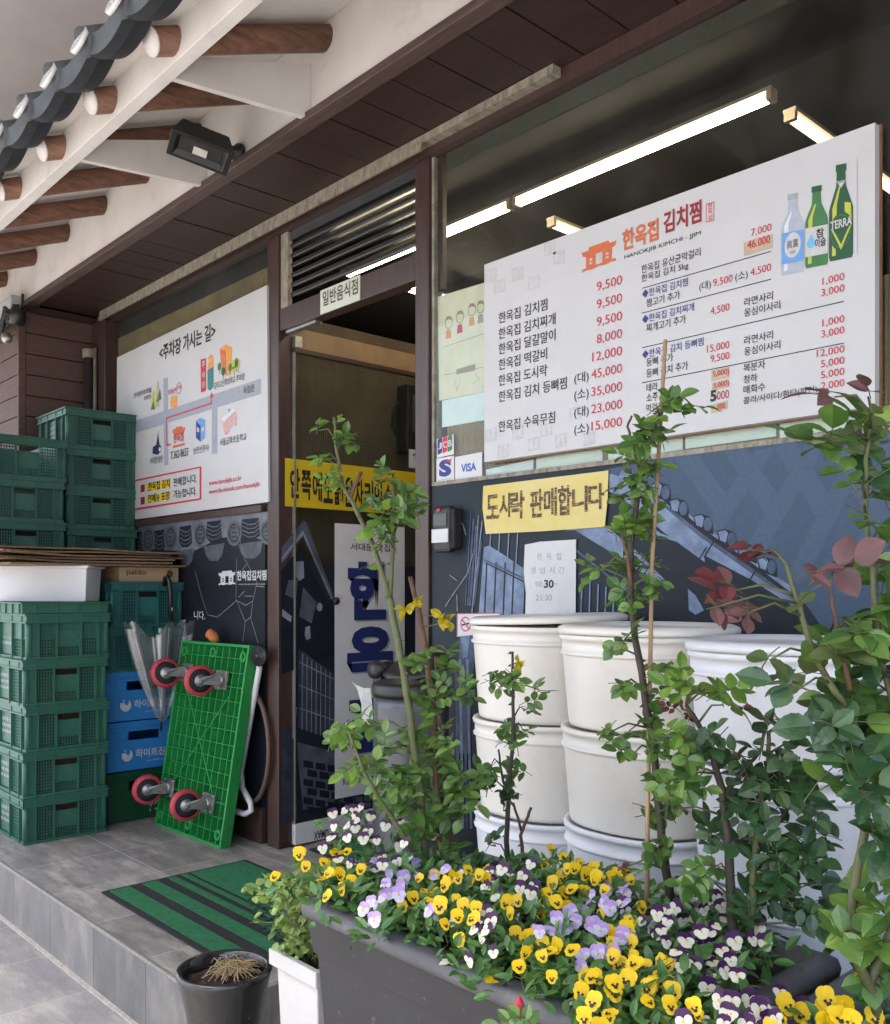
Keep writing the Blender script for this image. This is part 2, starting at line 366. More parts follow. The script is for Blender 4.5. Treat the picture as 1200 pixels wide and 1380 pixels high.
# plaster wall above the soffit, soffit, edge boards
part('plaster_wall', MB().box((-9, 1.662, 2.752), (2.5, 1.74, 3.45)), PLASTER, bld)
sb = MB(); x = -5.0
while x < 2.4:
    sb.box((x, 1.69, 2.742 + rnd.uniform(-.002, .002)), (x + .148, 2.10, 2.758)); x += .153
part('eave_soffit', sb, BROWN, bld)
part('soffit_backing', MB().box((-9, 1.745, 2.76), (2.5, 2.10, 2.80)), BROWN, bld)
part('soffit_trim', MB().box((-5.2, 1.640, 2.722), (2.5, 1.692, 2.749)), mat('soffit trim', (.095, .06, .05), .55, .4, 9, stretch=(1, 9, 9), spots=((.2, .16, .14), 20, .6, .75, .4)), bld, bevel=.003)
part('metal_channel', MB().box((-4.9, 1.995, 2.715), (-1.72, 2.030, 2.7405)).box((-4.9, 1.99, 2.69), (-2.28, 1.998, 2.7145)), STRIP, bld)
part('head_beam', MB().box((-5.1, 2.031, 2.691), (2.5, 2.12, 2.741)), POST, bld)
# roof: plaster slope, fascia, rafters, brackets, tiles
def rz(y): return 2.265 + .417 * y
ceil = MB().prism([(-9, 1.66, rz(1.66) + .045), (-9, 1.075, rz(1.075) + .045), (-9, 1.075, rz(1.075) + .07), (-9, 1.66, rz(1.66) + .07)], (10.6, 0, 0))
part('eave_ceiling', ceil, PLASTER, bld)
part('fascia_board', MB().box((-9, 1.165, 2.690), (1.6, 1.205, 2.801)), PLASTER, bld, bevel=.002)
for i, xr in enumerate((-1.93, -2.35, -2.76, -3.17, -3.60, -4.03, -4.46, -4.90, -5.35)):
    a = V((xr, 1.70, rz(1.70) - .006)); b = V((xr, 1.10, rz(1.10) - .006)); rr = .039
    rf = MB(); rf.tube([a, a.lerp(b, .5) + V((0, 0, .002)), b], [rr, rr * .98, rr * .95], 14)
    o = part('rafter', rf, RAFTER, bld)
    e = MB(); d = (b - a).normalized(); e.tube([b + d * .0005, b + d * .006], rr * .965, 14); part('rafter_end', e, PLASTER, o)
for xb in (-1.60, -2.43, -3.10):
    part('bracket', MB().prism([(xb, 1.206, 2.692), (xb, 1.661, 2.737), (xb, 1.661, 2.905), (xb, 1.206, 2.76)], (-.022, 0, 0)), PLASTER, bld)
tl = MB(); sl = V((0, 1, .417)).normalized(); TW = .2335; n = 10
def drip(x0):
    """one trough-shaped drip tile: sagging arc, lip hanging at the front"""
    m = MB(); top = []; y0 = 1.0
    for k in range(n + 1):
        s = k / n; xx = x0 + s * TW; sag = -.030 * (1 - (2 * s - 1) ** 2); top.append((xx, sag))
    z0 = 2.722
    for k in range(n):
        (xa, sa), (xb_, sb_) = top[k], top[k + 1]
        A = [V((xa, y0, z0 + sa)), V((xb_, y0, z0 + sb_))]
        lip = V((0, .012, -.034)); bk = sl * .05
        f0 = [A[0], A[1], A[1] + V((0, -.006, .055)), A[0] + V((0, -.006, .055))]
        m.add(f0, [(0, 1, 2, 3)], 0, True)                                   # front face
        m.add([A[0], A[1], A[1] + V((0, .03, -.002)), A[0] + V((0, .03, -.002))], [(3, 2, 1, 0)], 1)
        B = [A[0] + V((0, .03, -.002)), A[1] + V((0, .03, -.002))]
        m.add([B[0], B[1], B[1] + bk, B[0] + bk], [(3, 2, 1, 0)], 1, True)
        m.add([f0[3], f0[2], f0[2] + bk, f0[3] + bk], [(0, 1, 2, 3)], 0, True)
    return m
tx = -5.10; RN = V((0, -.93, .36)).normalized(); RV_ = V((0, .36, .93)).normalized()
roof = MB()
for i in range(16):
    m = drip(tx + i * TW); roof.v, off = roof.v + m.v, len(roof.v)
    roof.f += [tuple(off + q for q in f) for f in m.f]; roof.m += m.m; roof.sm += m.sm
rfo = part('roof', roof, [TILE, TILEU], bld)
for i in range(16):
    c = V((tx + i * TW, .972, 2.752)); m = MB(); m.tube([c - RN * .0125, c + sl * .10], .038, 14); o = part('cover_tile', m, TILE, rfo)
    fl = MB(); fl.tube([c + RN * .0005, c - RN * .012], .039, 18)
    fl.disc(c + RN * .001, (1, 0, 0), RV_, .039, .039, 24, 0)
    for k in range(16):
        a = 2 * pi * k / 16; e1 = V((1, 0, 0)) * cos(a) + RV_ * sin(a); e2 = V((1, 0, 0)) * cos(a + pi / 2) + RV_ * sin(a + pi / 2)
        q = c + RN * .002; fl.poly([q + e1 * .012 - e2 * .0008, q + e1 * .036 - e2 * .0012, q + e1 * .036 + e2 * .0012, q + e1 * .012 + e2 * .0008], 1)
    part('roundel', fl, [ROUND, TILE], o)
part('roof_deck', MB().prism([(-9, 1.66, 3.032), (-9, 1.08, 2.792), (-9, 1.08, 2.812), (-9, 1.66, 3.06)], (10.6, 0, 0)), TILEU, bld)
# frames
for a, b in ((-3.296, -3.212), (-2.368, -2.300)): part('post', MB().box((a, 2.040, .2055), (b, 2.105, 2.690)), POST, bld, bevel=.003)
part('post', MB().box((-4.93, 2.0, .2055), (-4.84, 2.125, 2.690)), POST, bld, bevel=.003)
part('transom', MB().box((-3.211, 2.046, 2.302), (-2.3685, 2.10, 2.390)), POST, bld, bevel=.002)
lv = part('vent_louvre', MB().box((-3.211, 2.105, 2.665), (-2.3685, 2.112, 2.690)), mat('vent back', (.03, .028, .024), .8), bld)
for k in range(6):
    z = 2.438 + k * .039
    part('slat', MB().obox((-3.15, 2.062, z), (.780, 0, 0), (0, .032, .012), (0, .003, -.009)).box((-3.15, 2.058, z - .002), (-2.370, 2.0615, z + .006)), mat('vent slat', (.05, .05, .05), .35, .4, 14, metal=.5, stretch=(8, 1, 1)), lv)
part('slat_holder', MB().box((-3.2105, 2.050, 2.391), (-3.158, 2.070, 2.690)), STRIP, lv)
part('head_plate', MB().box((-3.15, 2.060, 2.655), (-2.371, 2.066, 2.690)), mat('vent head', (.07, .075, .08), .4, .2, metal=.3), lv)
# windows
wr = part('window', MB().box((-2.2965, 2.052, 1.600), (-2.286, 2.09, 2.690)), mat('beige frame', (.32, .29, .23), .5, .4, 25, stretch=(1, 1, 1), spots=((.1, .08, .06), 30, .55, .7, .7)), bld)
part('glass', MB().box((-2.2855, 2.058, 1.612), (2.4, 2.064, 2.690)), GLASS, wr)
part('sill', MB().box((-2.2855, 2.048, 1.598), (2.4, 2.09, 1.611)), STRIP, wr)
part('sash', MB().box((-2.2855, 2.070, 2.25), (-2.262, 2.088, 2.690)), POST, wr)
sg = part('blind_valance', MB().box((-2.24, 2.068, 2.636), (2.4, 2.074, 2.689)), mat('olive valance', (.055, .054, .036), .9, .25, 30), wr)
wl = part('window', MB().box((-4.838, 2.03, 1.58), (-3.328, 2.05, 1.606)), POST, bld)
part('glass', MB().box((-4.838, 2.058, 1.607), (-3.328, 2.064, 2.690)), GLASS, wl)
part('ribbed_paper', MB().box((-4.838, 2.072, 1.58), (-3.328, 2.08, 2.60)), RIBX, wl)
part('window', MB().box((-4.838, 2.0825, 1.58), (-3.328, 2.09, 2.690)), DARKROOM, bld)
# solid walls behind the printed panels
part('wall', MB().box((-4.838, 2.056, .206), (-3.328, 2.12, 1.579)), BROWN, bld)
part('wall', MB().box((-2.296, 2.056, .206), (2.5, 2.12, 1.597)), BROWN, bld)
part('kick_board', MB().box((-4.838, 2.030, .206), (-3.328, 2.0555, .352)), POST, bld, bevel=.002)
# clad wing on the left
wing = thing('wing_wall', 'projecting wall of brown clad boards at the left end of the shop front', 'wall', (-5.6, 1.9, .205))
cb = MB(); z = .206
while z < 2.7:
    cb.box((-6.8, 1.625, z), (-5.032, 1.64, z + .103)); cb.box((-5.028, 1.655, z), (-5.012, 2.056, z + .103)); z += .1085
part('boards', cb, CLAD, wing, bevel=.002)
part('core', MB().box((-6.8, 1.6405, .206), (-5.0285, 2.3, 2.74)), BROWN, wing)
part('corner_trim', MB().box((-5.031, 1.618, .206), (-5.008, 1.654, 2.735)), CLAD, wing, bevel=.003)
part('panel_joint', MB().box((-5.0115, 2.0, .206), (-4.931, 2.054, 2.70)), POST, wing)
# drain pipe
dp = thing('drain_pipe', 'thin dark drain pipe with a pale collar beside the clad wall', 'pipe', (-4.965, 1.965, .205))
part('pipe', MB().tube([(-4.965, 1.965, .206), (-4.965, 1.965, 2.50)], .024, 12), mat('dark pipe', (.04, .032, .03), .45), dp)
part('collar', MB().tube([(-4.965, 1.965, 2.50), (-4.965, 1.965, 2.545), (-4.965, 1.965, 2.55)], [.034, .034, .024], 12), STRIP, dp)
part('side_pipe', MB().tube([(-4.93, 1.985, .206), (-4.93, 1.985, 2.55)], .010, 8), STRIP, dp)

# printed panels (right of the door, left of the door)
I = {k: ink(k, c) for k, c in dict(black=(.012, .012, .014), red=(.50, .018, .035), blue=(.02, .03, .19), orange=(.53, .12, .035), maroon=(.26, .012, .02),
     grey=(.30, .32, .38), navy=(.012, .018, .05), teal=(.03, .17, .19), lime=(.42, .45, .06), yellow=(.72, .50, .02), green=(.04, .16, .05), dgreen=(.012, .075, .03),
     white=(.49, .49, .50), sky=(.13, .30, .62), pink=(.62, .28, .27), amber=(.68, .28, .05), lilac=(.60, .62, .70), beige=(.44, .36, .25), violet=(.03, .028, .16),
     wash=(.455, .45, .455), brown=(.09, .05, .03), cyan=(.14, .42, .70), tan=(.34, .26, .18), ice=(.36, .40, .47)).items()}
NIGHT = mat('print night blue', (.014, .024, .036), .5, .35, 5, spec=.22, spots=((.05, .07, .09), 6, .6, .8, .5))
PSKY = mat('print slate sky', (.052, .084, .135), .5, .12, 90, spec=.22)
P1 = mat('print pale blue', (.19, .25, .38), .5, .45, 22, spec=.22)
P2 = mat('print mid blue', (.075, .105, .17), .5, .5, 20, spec=.22)
P3 = mat('print dark blue', (.012, .016, .026), .5, .3, 20, spec=.22)
P4 = mat('print chevron blue', (.062, .098, .153), .5, .12, 90, spec=.22)
pr = solo('printed_panel', MB().box((-2.294, 2.0505, .206), (2.4, 2.0555, 1.5965)), NIGHT, 'dark blue panel printed with a tiled roof and slate sky below the menu window', 'panel')
q = Face(850, 560, 3.4286, y=2.0505)
q.poly([(-120, 250), (160, 195), (720, 115), (1400, 20), (1400, 1500), (900, 1000), (760, 800), (520, 640), (300, 520), (120, 330), (-60, 400)], 0, .0006)
for a in range(6):
    x0 = 250 + a * 230; q.poly([(x0, 640 + a * 60), (x0 + 330, 160 - a * 20), (x0 + 430, 140 - a * 20), (x0 + 90, 660 + a * 60)], 4, .0010)
    q.poly([(x0 - 60, 175 - a * 25), (x0 + 50, 165 - a * 25), (x0 + 240, 420), (x0 + 170, 500)], 4, .0014)
# roof edge: pale board, thin gutter line, tile ends
q.poly([(-60, 300), (-40, 250), (120, 330), (300, 480), (520, 640), (760, 800), (780, 900), (560, 760), (330, 640), (130, 500), (30, 420)], 1, .0018)
q.poly([(115, 360), (130, 355), (330, 520), (560, 680), (770, 840), (770, 856), (550, 700), (320, 545)], 3, .0022)
q.poly([(110, 385), (125, 380), (330, 545), (560, 705), (770, 860), (770, 866), (550, 722), (320, 560)], 2, .0024)
for x_, y_ in ((385, 580), (575, 720), (600, 810), (520, 790), (350, 610)): q.line([(x_, y_), (x_ - 45, y_ + 75)], .004, 3, .0026)
for x_, y_ in ((150, 345), (232, 420), (345, 492), (455, 562), (545, 625), (640, 690)):
    q.poly([(x_ - 45, y_ + 30), (x_ - 55, y_ - 30), (x_ - 20, y_ - 38), (x_ + 20, y_ - 25), (x_ + 35, y_ + 20), (x_ + 38, y_ + 60), (x_, y_ + 45)], 3, .0020)
    q.poly([(x_ - 40, y_ + 15), (x_ - 50, y_ - 25), (x_ - 18, y_ - 33), (x_ - 5, y_ - 20), (x_ - 15, y_ + 25)], 1, .0024); q.ell(x_ + 12, y_ + 10, 20, 32, 2, .0026)
# soffit shadow and wall under the printed roof
q.poly([(-40, 420), (130, 520), (340, 660), (560, 780), (760, 920), (760, 1400), (-60, 1400)], 3, .0016)
q.poly([(60, 480), (140, 545), (335, 605), (330, 615), (130, 560)], 1, .0022)
q.poly([(265, 800), (300, 830), (340, 900), (300, 920), (270, 900)], 1, .0022)
Q2 = Face(600, 640, 4, y=2.0505)
Q2.mb = q.mb
Q2.poly([(885, -10), (1000, 30), (1200, 200), (1400, 380), (1400, 470), (1180, 310), (1000, 160), (885, 90)], 1, .0021)
Q2.poly([(640, 300), (700, 298), (900, 420), (1050, 520), (1180, 600), (1180, 560), (1000, 380), (860, 270), (800, 260)], 1, .0019)
Q2.poly([(210, 390), (240, 380), (420, 500), (430, 560), (420, 770), (180, 770)], 1, .0019)
for x_ in (225, 275, 325, 372): Q2.line([(x_, 475), (x_ - 12, 760)], .006, 3, .0024)
for x_ in (247, 295, 345, 392): Q2.line([(x_, 310), (x_ - 10, 480)], .005, 1, .0024)
Q2.line([(215, 460), (430, 560)], .006, 2, .0026); Q2.line([(225, 478), (425, 575)], .004, 3, .0028)
for x_ in (738, 782, 826, 868, 910): Q2.line([(x_, 560 + (x_ - 738) * .35), (x_ - 6, 780)], .005, 1, .0024)
Q2.line([(700, 400), (1000, 640)], .006, 2, .0026)
for k in range(5): Q2.line([(140 + k * 14, 200 + k * 40), (110 + k * 12, 700)], .004 + .003 * (k % 3), 2, .0022)
Q2.line([(200, 250), (145, 740)], .005, 1, .0027)
Q2.poly([(80, 830), (140, 790), (170, 900), (150, 1100), (130, 1500), (60, 1500)], 2, .0018); Q2.poly([(85, 870), (135, 850), (120, 980), (95, 990)], 1, .0021)
for k in range(4): Q2.line([(60 + k * 20, 1000), (75 + k * 22, 1900)], .012, 1 if k % 2 else 2, .0023)
part('print', q.mb, [PSKY, P1, P2, P3, P4], pr)
# scratches and stains on the panel
sc_ = Face(570, 560, 4.138, y=2.0465)
for pts in ([(205, 580), (225, 610), (240, 665)], [(310, 560), (290, 900), (275, 1100)], [(150, 890), (190, 920)], [(280, 770), (250, 880), (160, 1010), (125, 1065)], [(190, 1000), (192, 1090)]): sc_.line(pts, .0025, 0)
part('scratches', sc_.mb, mat('scratch', (.3, .34, .38), .8, .4, 60), pr)

pl = solo('printed_panel', MB().box((-4.836, 2.0505, .353), (-3.33, 2.0555, 1.578)), mat('print ink blue', (.011, .014, .022), .5, .3, 6, spec=.25), 'near black panel printed with tile ends and a white gate logo under the map', 'panel')
g = Face(180, 690, 6, y=2.0505)
g.poly([(-400, 190), (100, 108), (700, 30), (1110, -5), (1110, 240), (900, 190), (700, 210), (480, 320), (160, 300), (-400, 330)], 0, .0005)
for x_, y_, w_ in ((-60, 240, 55), (120, 220, 52), (300, 205, 52), (540, 185, 50), (815, 170, 62), (1090, 160, 70)):
    g.ell(x_, y_, w_, 105, 2, .0014); g.ell(x_, y_, w_ * .88, 92, 1, .0018); g.ell(x_, y_, w_ * .72, 74, 3, .0022, ring=.86)
    for k in range(3): g.line([(x_ - w_ * .35, y_ - 40 + k * 36), (x_ + w_ * .35, y_ - 42 + k * 36)], .004, 3, .0024)
for x_, y_, w_ in ((30, 240, 45), (210, 225, 46), (420, 190, 52), (650, 150, 62), (945, 130, 75)):
    g.poly([(x_ - w_ * .9, y_ - 70), (x_ + w_ * .9, y_ - 85), (x_ + w_ * 1.05, y_ + 60), (x_ + w_ * .4, y_ + 95), (x_ - w_ * .5, y_ + 95), (x_ - w_, y_ + 50)], 3, .0011)
    for k in range(4): g.line([(x_ - w_ * .85, y_ - 50 + k * 33), (x_ - w_ * .2, y_ - 28 + k * 34), (x_ + w_ * .5, y_ - 34 + k * 33), (x_ + w_ * .9, y_ - 62 + k * 33)], .004, 2 if k % 2 else 0, .0016)
    g.poly([(x_ - w_ * 1.3, y_ + 130), (x_ + w_ * 1.4, y_ + 100), (x_ + w_ * 1.1, y_ + 200), (x_ + w_ * .5, y_ + 245), (x_ - w_ * .5, y_ + 245), (x_ - w_ * 1.0, y_ + 200)], 1, .0013)
for pts in ([(820, 60), (900, 380), (1000, 570), (965, 720), (950, 860), (1010, 1060)], [(835, 380), (830, 700), (905, 890), (885, 1040)], [(830, 720), (680, 850), (600, 830), (545, 660), (500, 480)], [(830, 715), (910, 755), (965, 720)],
            [(905, 885), (950, 850)], [(960, 680), (900, 680)], [(850, 690), (900, 640)], [(990, 600), (1060, 605)], [(910, 430), (880, 470)]): g.line(pts, .0028, 4, .0026)
g.line([(478, 100), (482, 330)], .003, 4, .0026); g.line([(165, 130), (165, 300)], .003, 4, .0026)
part('print', g.mb, [mat('print dusk grey', (.15, .16, .20), .5, .4, 12), mat('print tile grey', (.075, .085, .105), .5, .4, 20), mat('print tile pale', (.10, .11, .13), .5, .3, 20), P3, mat('print branch', (.24, .25, .27), .6, .4, 40)], pl)
g2 = Face(180, 690, 6, y=2.0505)
def gate(f, x0, y0, x1, y1, mi, lift, hole=None, slope=0):
    """little palace-gate emblem: curved roof, two window blocks, base"""
    W = x1 - x0; Hh = y1 - y0
    def P(a, b): return (x0 + a * W, y0 + b * Hh + slope * a * W)
    f.poly([P(0, .08), P(.06, .14), P(.2, .12), P(.22, 0), P(.78, 0), P(.8, .12), P(.94, .14), P(1, .08), P(.97, .3), P(.86, .38), P(.14, .38), P(.03, .3)], mi, lift)
    for a, b in ((.13, .40), (.60, .87)):
        f.poly([P(a, .38), P(b, .38), P(b, .5), P(a, .5)], mi, lift); f.poly([P(a, .5), P(a + .09, .5), P(a + .09, .86), P(a, .86)], mi, lift); f.poly([P(b - .09, .5), P(b, .5), P(b, .86), P(b - .09, .86)], mi, lift)
        f.poly([P(a + .09, .60), P(b - .09, .60), P(b - .09, .66), P(a + .09, .66)], mi, lift); f.poly([P(a + .09, .76), P(b - .09, .76), P(b - .09, .86), P(a + .09, .86)], mi, lift)
    f.poly([P(.03, .86), P(.97, .86), P(1, 1), P(.86, .95), P(.7, 1), P(.5, .95), P(.3, 1), P(.14, .95), P(0, 1)], mi, lift)
gate(g2, 688, 480, 826, 594, 0, .003, slope=-.06)
g2.text('한옥집김치찜', 838, 555, 1076, 80, 0, .03, .003); g2.text('HANOKJIB KIMCHI-JJIM', 848, 592, 1070, 12, 0, 0, .003); g2.text('니다.', 490, 868, 580, 70, 0, .01, .003)
part('logo', g2.mb, [I['white']], pl)

# ------------------------------------------------------------------ the door, swung open into the shop
XD = -3.195
door = part('door', MB().box((-3.212, 2.112, .30), (-3.204, 2.98, .90)), mat('door film', (.018, .022, .034), .5, .3, 6, spec=.22), bld, label='glass door swung open inwards with a dark blue roof print')
part('glass', MB().box((-3.2115, 2.112, 1.361), (-3.2045, 2.98, 2.225)), DGLASS, door)
part('film', MB().box((-3.2115, 2.112, .901), (-3.204, 2.98, 1.36)), MATS['door film'], door)
part('rail', MB().box((-3.222, 2.105, 2.2255), (-3.194, 3.0, 2.243)), POST, door)
part('stile', MB().box((-3.222, 2.9805, .30), (-3.194, 3.0, 2.225)), POST, door)
part('stile', MB().box((-3.222, 2.1065, .30), (-3.194, 2.1115, 2.225)), mat('pale edge', (.20, .19, .17), .4, .3), door)
br = part('bottom_rail', MB().box((-3.224, 2.1066, .215), (-3.192, 3.0, .299)), mat('white film', (.66, .66, .66), .4, .1, 30, spots=((.4, .4, .4), 12, .55, .75, .5)), door, bevel=.002)
b_ = Face(350, 700, 3.0667, x=-3.1915)
b_.text('UMAX', 225, 1325, 285, 34, 0, .02, .0008, rot=1); b_.line([(330, 1285), (345, 1286)], .003, 0, .0008); b_.line([(330, 1285), (336, 1280)], .003, 0, .0008); b_.line([(330, 1285), (336, 1291)], .003, 0, .0008)
b_.text('umax', 85, 1362, 125, 22, 0, .02, .0008, rot=1)
part('lettering', b_.mb, [I['black']], br)
a = Face(350, 700, 3.0667, x=-3.204)
a.poly([(90, 120), (178, 8), (192, 8), (310, 330), (310, 365), (180, 70), (90, 190)], 0, .0008); a.poly([(90, 160), (180, 45), (310, 345), (310, 355), (180, 62), (90, 175)], 1, .0014)
a.poly([(90, 215), (170, 110), (308, 400), (308, 560), (90, 640)], 2, .0010)
a.poly([(150, 175), (182, 172), (185, 240), (165, 255), (147, 235)], 1, .0016); a.poly([(120, 250), (160, 250), (150, 330), (105, 310)], 0, .0016); a.poly([(180, 280), (235, 340), (215, 430), (165, 400)], 0, .0014)
a.poly([(95, 370), (133, 400), (130, 425), (93, 400)], 1, .0018); a.poly([(190, 445), (208, 440), (212, 490), (195, 500), (187, 480)], 1, .0018); a.ell(248, 362, 12, 18, 1, .0018)
a.poly([(160, 540), (180, 545), (308, 640), (308, 910), (160, 860)], 3, .0012)
for k in range(8): a.line([(178 + k * 19, 556 + k * 13), (176 + k * 19, 868 + k * 6)], .004, 1, .0018)
for k in range(3): a.line([(165, 590 + k * 95), (308, 660 + k * 85)], .004, 1, .0022)
a.poly([(155, 920), (310, 960), (310, 1180), (180, 1200), (160, 1000)], 0, .0012)
for r_ in range(6):
    for c_ in range(4):
        x_ = 182 + c_ * 50 + (r_ % 2) * 16; y_ = 995 + r_ * 38 + c_ * 9
        a.poly([(x_, y_), (x_ + 40, y_ + 7), (x_ + 40, y_ + 34), (x_, y_ + 28)], 4, .0018)
a.poly([(92, 880), (120, 850), (150, 920), (155, 1240), (92, 1260)], 3, .0014); a.line([(150, 780), (140, 900)], .012, 1, .0018)
for r_ in range(2):
    for c_ in range(7): a.poly([(330 + c_ * 34, 1150 + r_ * 26 - c_ * 2), (358 + c_ * 34, 1149 + r_ * 26 - c_ * 2), (358 + c_ * 34, 1170 + r_ * 26 - c_ * 2), (330 + c_ * 34, 1171 + r_ * 26 - c_ * 2)], 0, .0012)
part('print', a.mb, [mat('door print grey', (.10, .11, .15), .4, .5, 16), mat('door print pale', (.24, .26, .34), .4, .4, 16), P3, mat('door print slate', (.045, .05, .075), .4, .5, 14), P3], door)
part('handle', MB().lathe([(0, 0), (.012, .0), (.015, .012), (.017, .02), (.012, .028), (0, .03)], 14, at(450, 810, x=-3.200), axis=(1, 0, 0)), BLACK, door)
part('hinge', MB().box((-3.222, 2.1065, 2.245), (-3.19, 2.14, 2.29)).box((-3.19, 2.06, 2.290), (-2.98, 2.09, 2.3005)), STEEL, door)

# door signs
yl = solo('banner', MB().box((-3.2035, at(385, 650, x=-3.2).y, at(385, 682, x=-3.2).z), (-3.2025, 2.96, at(385, 617, x=-3.2).z)), mat('banner yellow', (.58, .42, .015), .4, .08, 8), 'yellow banner with bold black letters across the open glass door', 'banner')
f = Face(340, 500, 3.75, x=-3.2025)
xs = [192, 252, 312, 368, 425, 485, 545, 605, 665, 725, 785]
for k, ch in enumerate('안쪽에도넓은자리있습니다'[:12]):
    xl = 192 + k * 58 - k * k * .6; f.text(ch, xl, 640 + k * 9, xl + 50 - k * .8, 150, 0, .03)
part('lettering', f.mb, [I['black']], yl)
z1 = at(453, 705, x=-3.2).z; z0 = at(453, 1077, x=-3.2).z
ds = solo('sign_sheet', MB().box((-3.2035, at(452, 800, x=-3.2).y, z0), (-3.202, at(546, 800, x=-3.2).y, z1)), mat('grey white sheet', (.64, .64, .67), .5, .08, 6), 'tall white sheet with three big navy letters on the open door', 'sign')
f = Face(350, 700, 3.0667, x=-3.202)
f.text('서대문', 376, 128, 470, 32, 1, .01); f.text('맛집', 484, 132, 540, 32, 1, .01)
for dx, mi, lf in ((7, 2, .0010), (0, 0, .0016)):
    for ch, xl, yb, xr, h in (('한', 365, 418, 540, 245), ('옥', 362, 690, 552, 245), ('집', 360, 975, 552, 240)): f.text(ch, xl + dx, yb + dx * .9, xr + dx, h, mi, .055, lf)
f.text('Korean Traditional', 345, 1100, 545, 30, 1, .0)
part('lettering', f.mb, [ink('sheet navy', (.016, .028, .14)), I['black'], I['grey']], ds)
gp = solo('sign_plate', MB().box((at(432, 400, y=2.041).x, 2.041, at(432, 424, y=2.041).z), (at(485, 400, y=2.041).x, 2.0455, at(432, 392, y=2.041).z)), mat('plate cream', (.55, .56, .48), .5, .1, 12), 'small cream plate with dark green letters on the beam over the door', 'sign')
f = Face(340, 200, 4, y=2.041); f.text('일반음식점', 380, 855, 570, 82, 0, .02, .001); part('lettering', f.mb, [ink('plate green', (.035, .055, .03))], gp)

# ------------------------------------------------------------------ parking map board
YB = 2.030
pk = solo('parking_sign', MB().prism([at(158, 482, y=YB), at(191.7, 698.8, y=YB) - V((.317, 0, 0)), at(362, 676.3, y=YB), at(359.9, 384.2, y=YB) ], (0, .02, 0)), WHITEP, 'large white board with a printed map showing the way to the car park', 'sign')
f = Face(150, 380, 4.3125, y=YB)
def T(t, xl, yb, xr, h, c, b=.012): f.text(t, xl, yb, xr, h, KI.index(c), b, .0022)
KI = list(I.keys())
G = KI.index
f.poly([(35, 842), (872, 560), (872, 650), (35, 912)], G('grey'), .0006); f.poly([(303, 562), (330, 555), (333, 1062), (308, 1068)], G('grey'), .0009); f.poly([(585, 735), (617, 722), (617, 995), (585, 1000)], G('grey'), .0009)
f.line([(345, 945), (322, 947), (320, 792), (583, 705), (583, 668)], .007, G('red'), .0014); f.poly([(572, 672), (594, 668), (583, 640)], G('red'), .0018)
T('<주차장 가시는 길>', 280, 462, 605, 92, 'black', .02)
T('돈의문센트레빌', 133, 676, 233, 30, 'black', .01); T('아파트', 190, 692, 233, 28, 'black', .01)
T('부동산', 332, 660, 376, 34, 'red'); f.ell(393, 617, 16, 34, G('red'), .0016, ring=.88); T('114', 383, 628, 404, 24, 'red')
f.poly([(346, 668), (368, 655), (384, 660), (384, 722), (366, 732), (346, 725)], G('amber'), .001); f.poly([(346, 668), (368, 655), (384, 660), (364, 674)], G('beige'), .0014)
f.poly([(232, 738), (240, 640), (252, 628), (256, 735)], G('lime'), .001); f.poly([(258, 730), (266, 578), (276, 574), (280, 728)], G('beige'), .0013); f.poly([(230, 742), (246, 690), (256, 742)], G('green'), .0016); f.poly([(262, 700), (284, 620), (292, 680), (280, 690)], G('green'), .0016)
f.poly([(520, 451), (552, 442), (552, 633), (522, 644)], G('red'), .001)
for ch, y_ in (('주', 500), ('차', 562), ('장', 617)): T(ch, 527, y_, 547, 36, 'white')
f.poly([(560, 512), (595, 492), (595, 610), (575, 632), (560, 622)], G('teal'), .001); f.poly([(560, 512), (562, 440), (578, 421), (595, 430), (595, 492)], G('amber'), .001); T('P', 561, 492, 577, 40, 'white')
f.poly([(632, 388), (668, 362), (704, 380), (697, 530), (672, 545), (640, 505)], G('amber'), .001); f.poly([(632, 388), (640, 505), (672, 545), (666, 400)], G('orange'), .0013)
for r_ in range(6):
    for c_ in range(3): f.ell(641 + c_ * 9, 425 + r_ * 17 + c_ * 5, 2.2, 5, G('beige'), .0016, n=8)
for x_, y_, a_, b_r, c_ in ((629, 492, 11, 24, 'green'), (652, 520, 12, 24, 'dgreen'), (692, 497, 11, 24, 'green'), (712, 478, 11, 28, 'lime'), (728, 470, 10, 28, 'green'), (739, 478, 8, 30, 'lime'), (716, 508, 14, 16, 'lime')):
    f.ell(x_, y_, a_, b_r, G(c_), .0018); f.line([(x_, y_ + b_r), (x_, y_ + b_r + 18)], .004, G('brown'), .0016)
T('감리교신학대학교 주차장', 598, 625, 775, 40, 'black', .005); T('독립문', 768, 655, 833, 44, 'black', .005)
T('서울금화초등학교', 630, 955, 785, 42, 'black', .005); T('농민신문사', 477, 1003, 567, 42, 'black', .005); T('T.362-8653', 345, 1032, 447, 46, 'black', .005); T('서대문성당', 225, 1062, 300, 40, 'black', .005)
f.poly([(645, 800), (705, 745), (728, 765), (728, 835), (708, 830), (672, 890), (658, 885)], G('pink'), .001); f.poly([(640, 795), (705, 735), (722, 748), (655, 815)], G('lilac'), .0014)
for k in range(5): f.line([(652, 822 + k * 14), (725, 770 + k * 13)], .003, G('white'), .0016)
f.line([(686, 760), (685, 740)], .004, G('sky'), .0016); f.ell(685, 745, 6, 9, G('sky'), .0018)
f.poly([(493, 808), (515, 790), (546, 800), (546, 905), (520, 930), (493, 905)], G('sky'), .001); f.poly([(493, 808), (520, 835), (520, 930), (493, 905)], G('blue'), .0014); f.poly([(498, 842), (512, 852), (512, 875), (498, 868)], G('white'), .0018); f.poly([(525, 850), (542, 838), (542, 862), (525, 872)], G('white'), .0018)
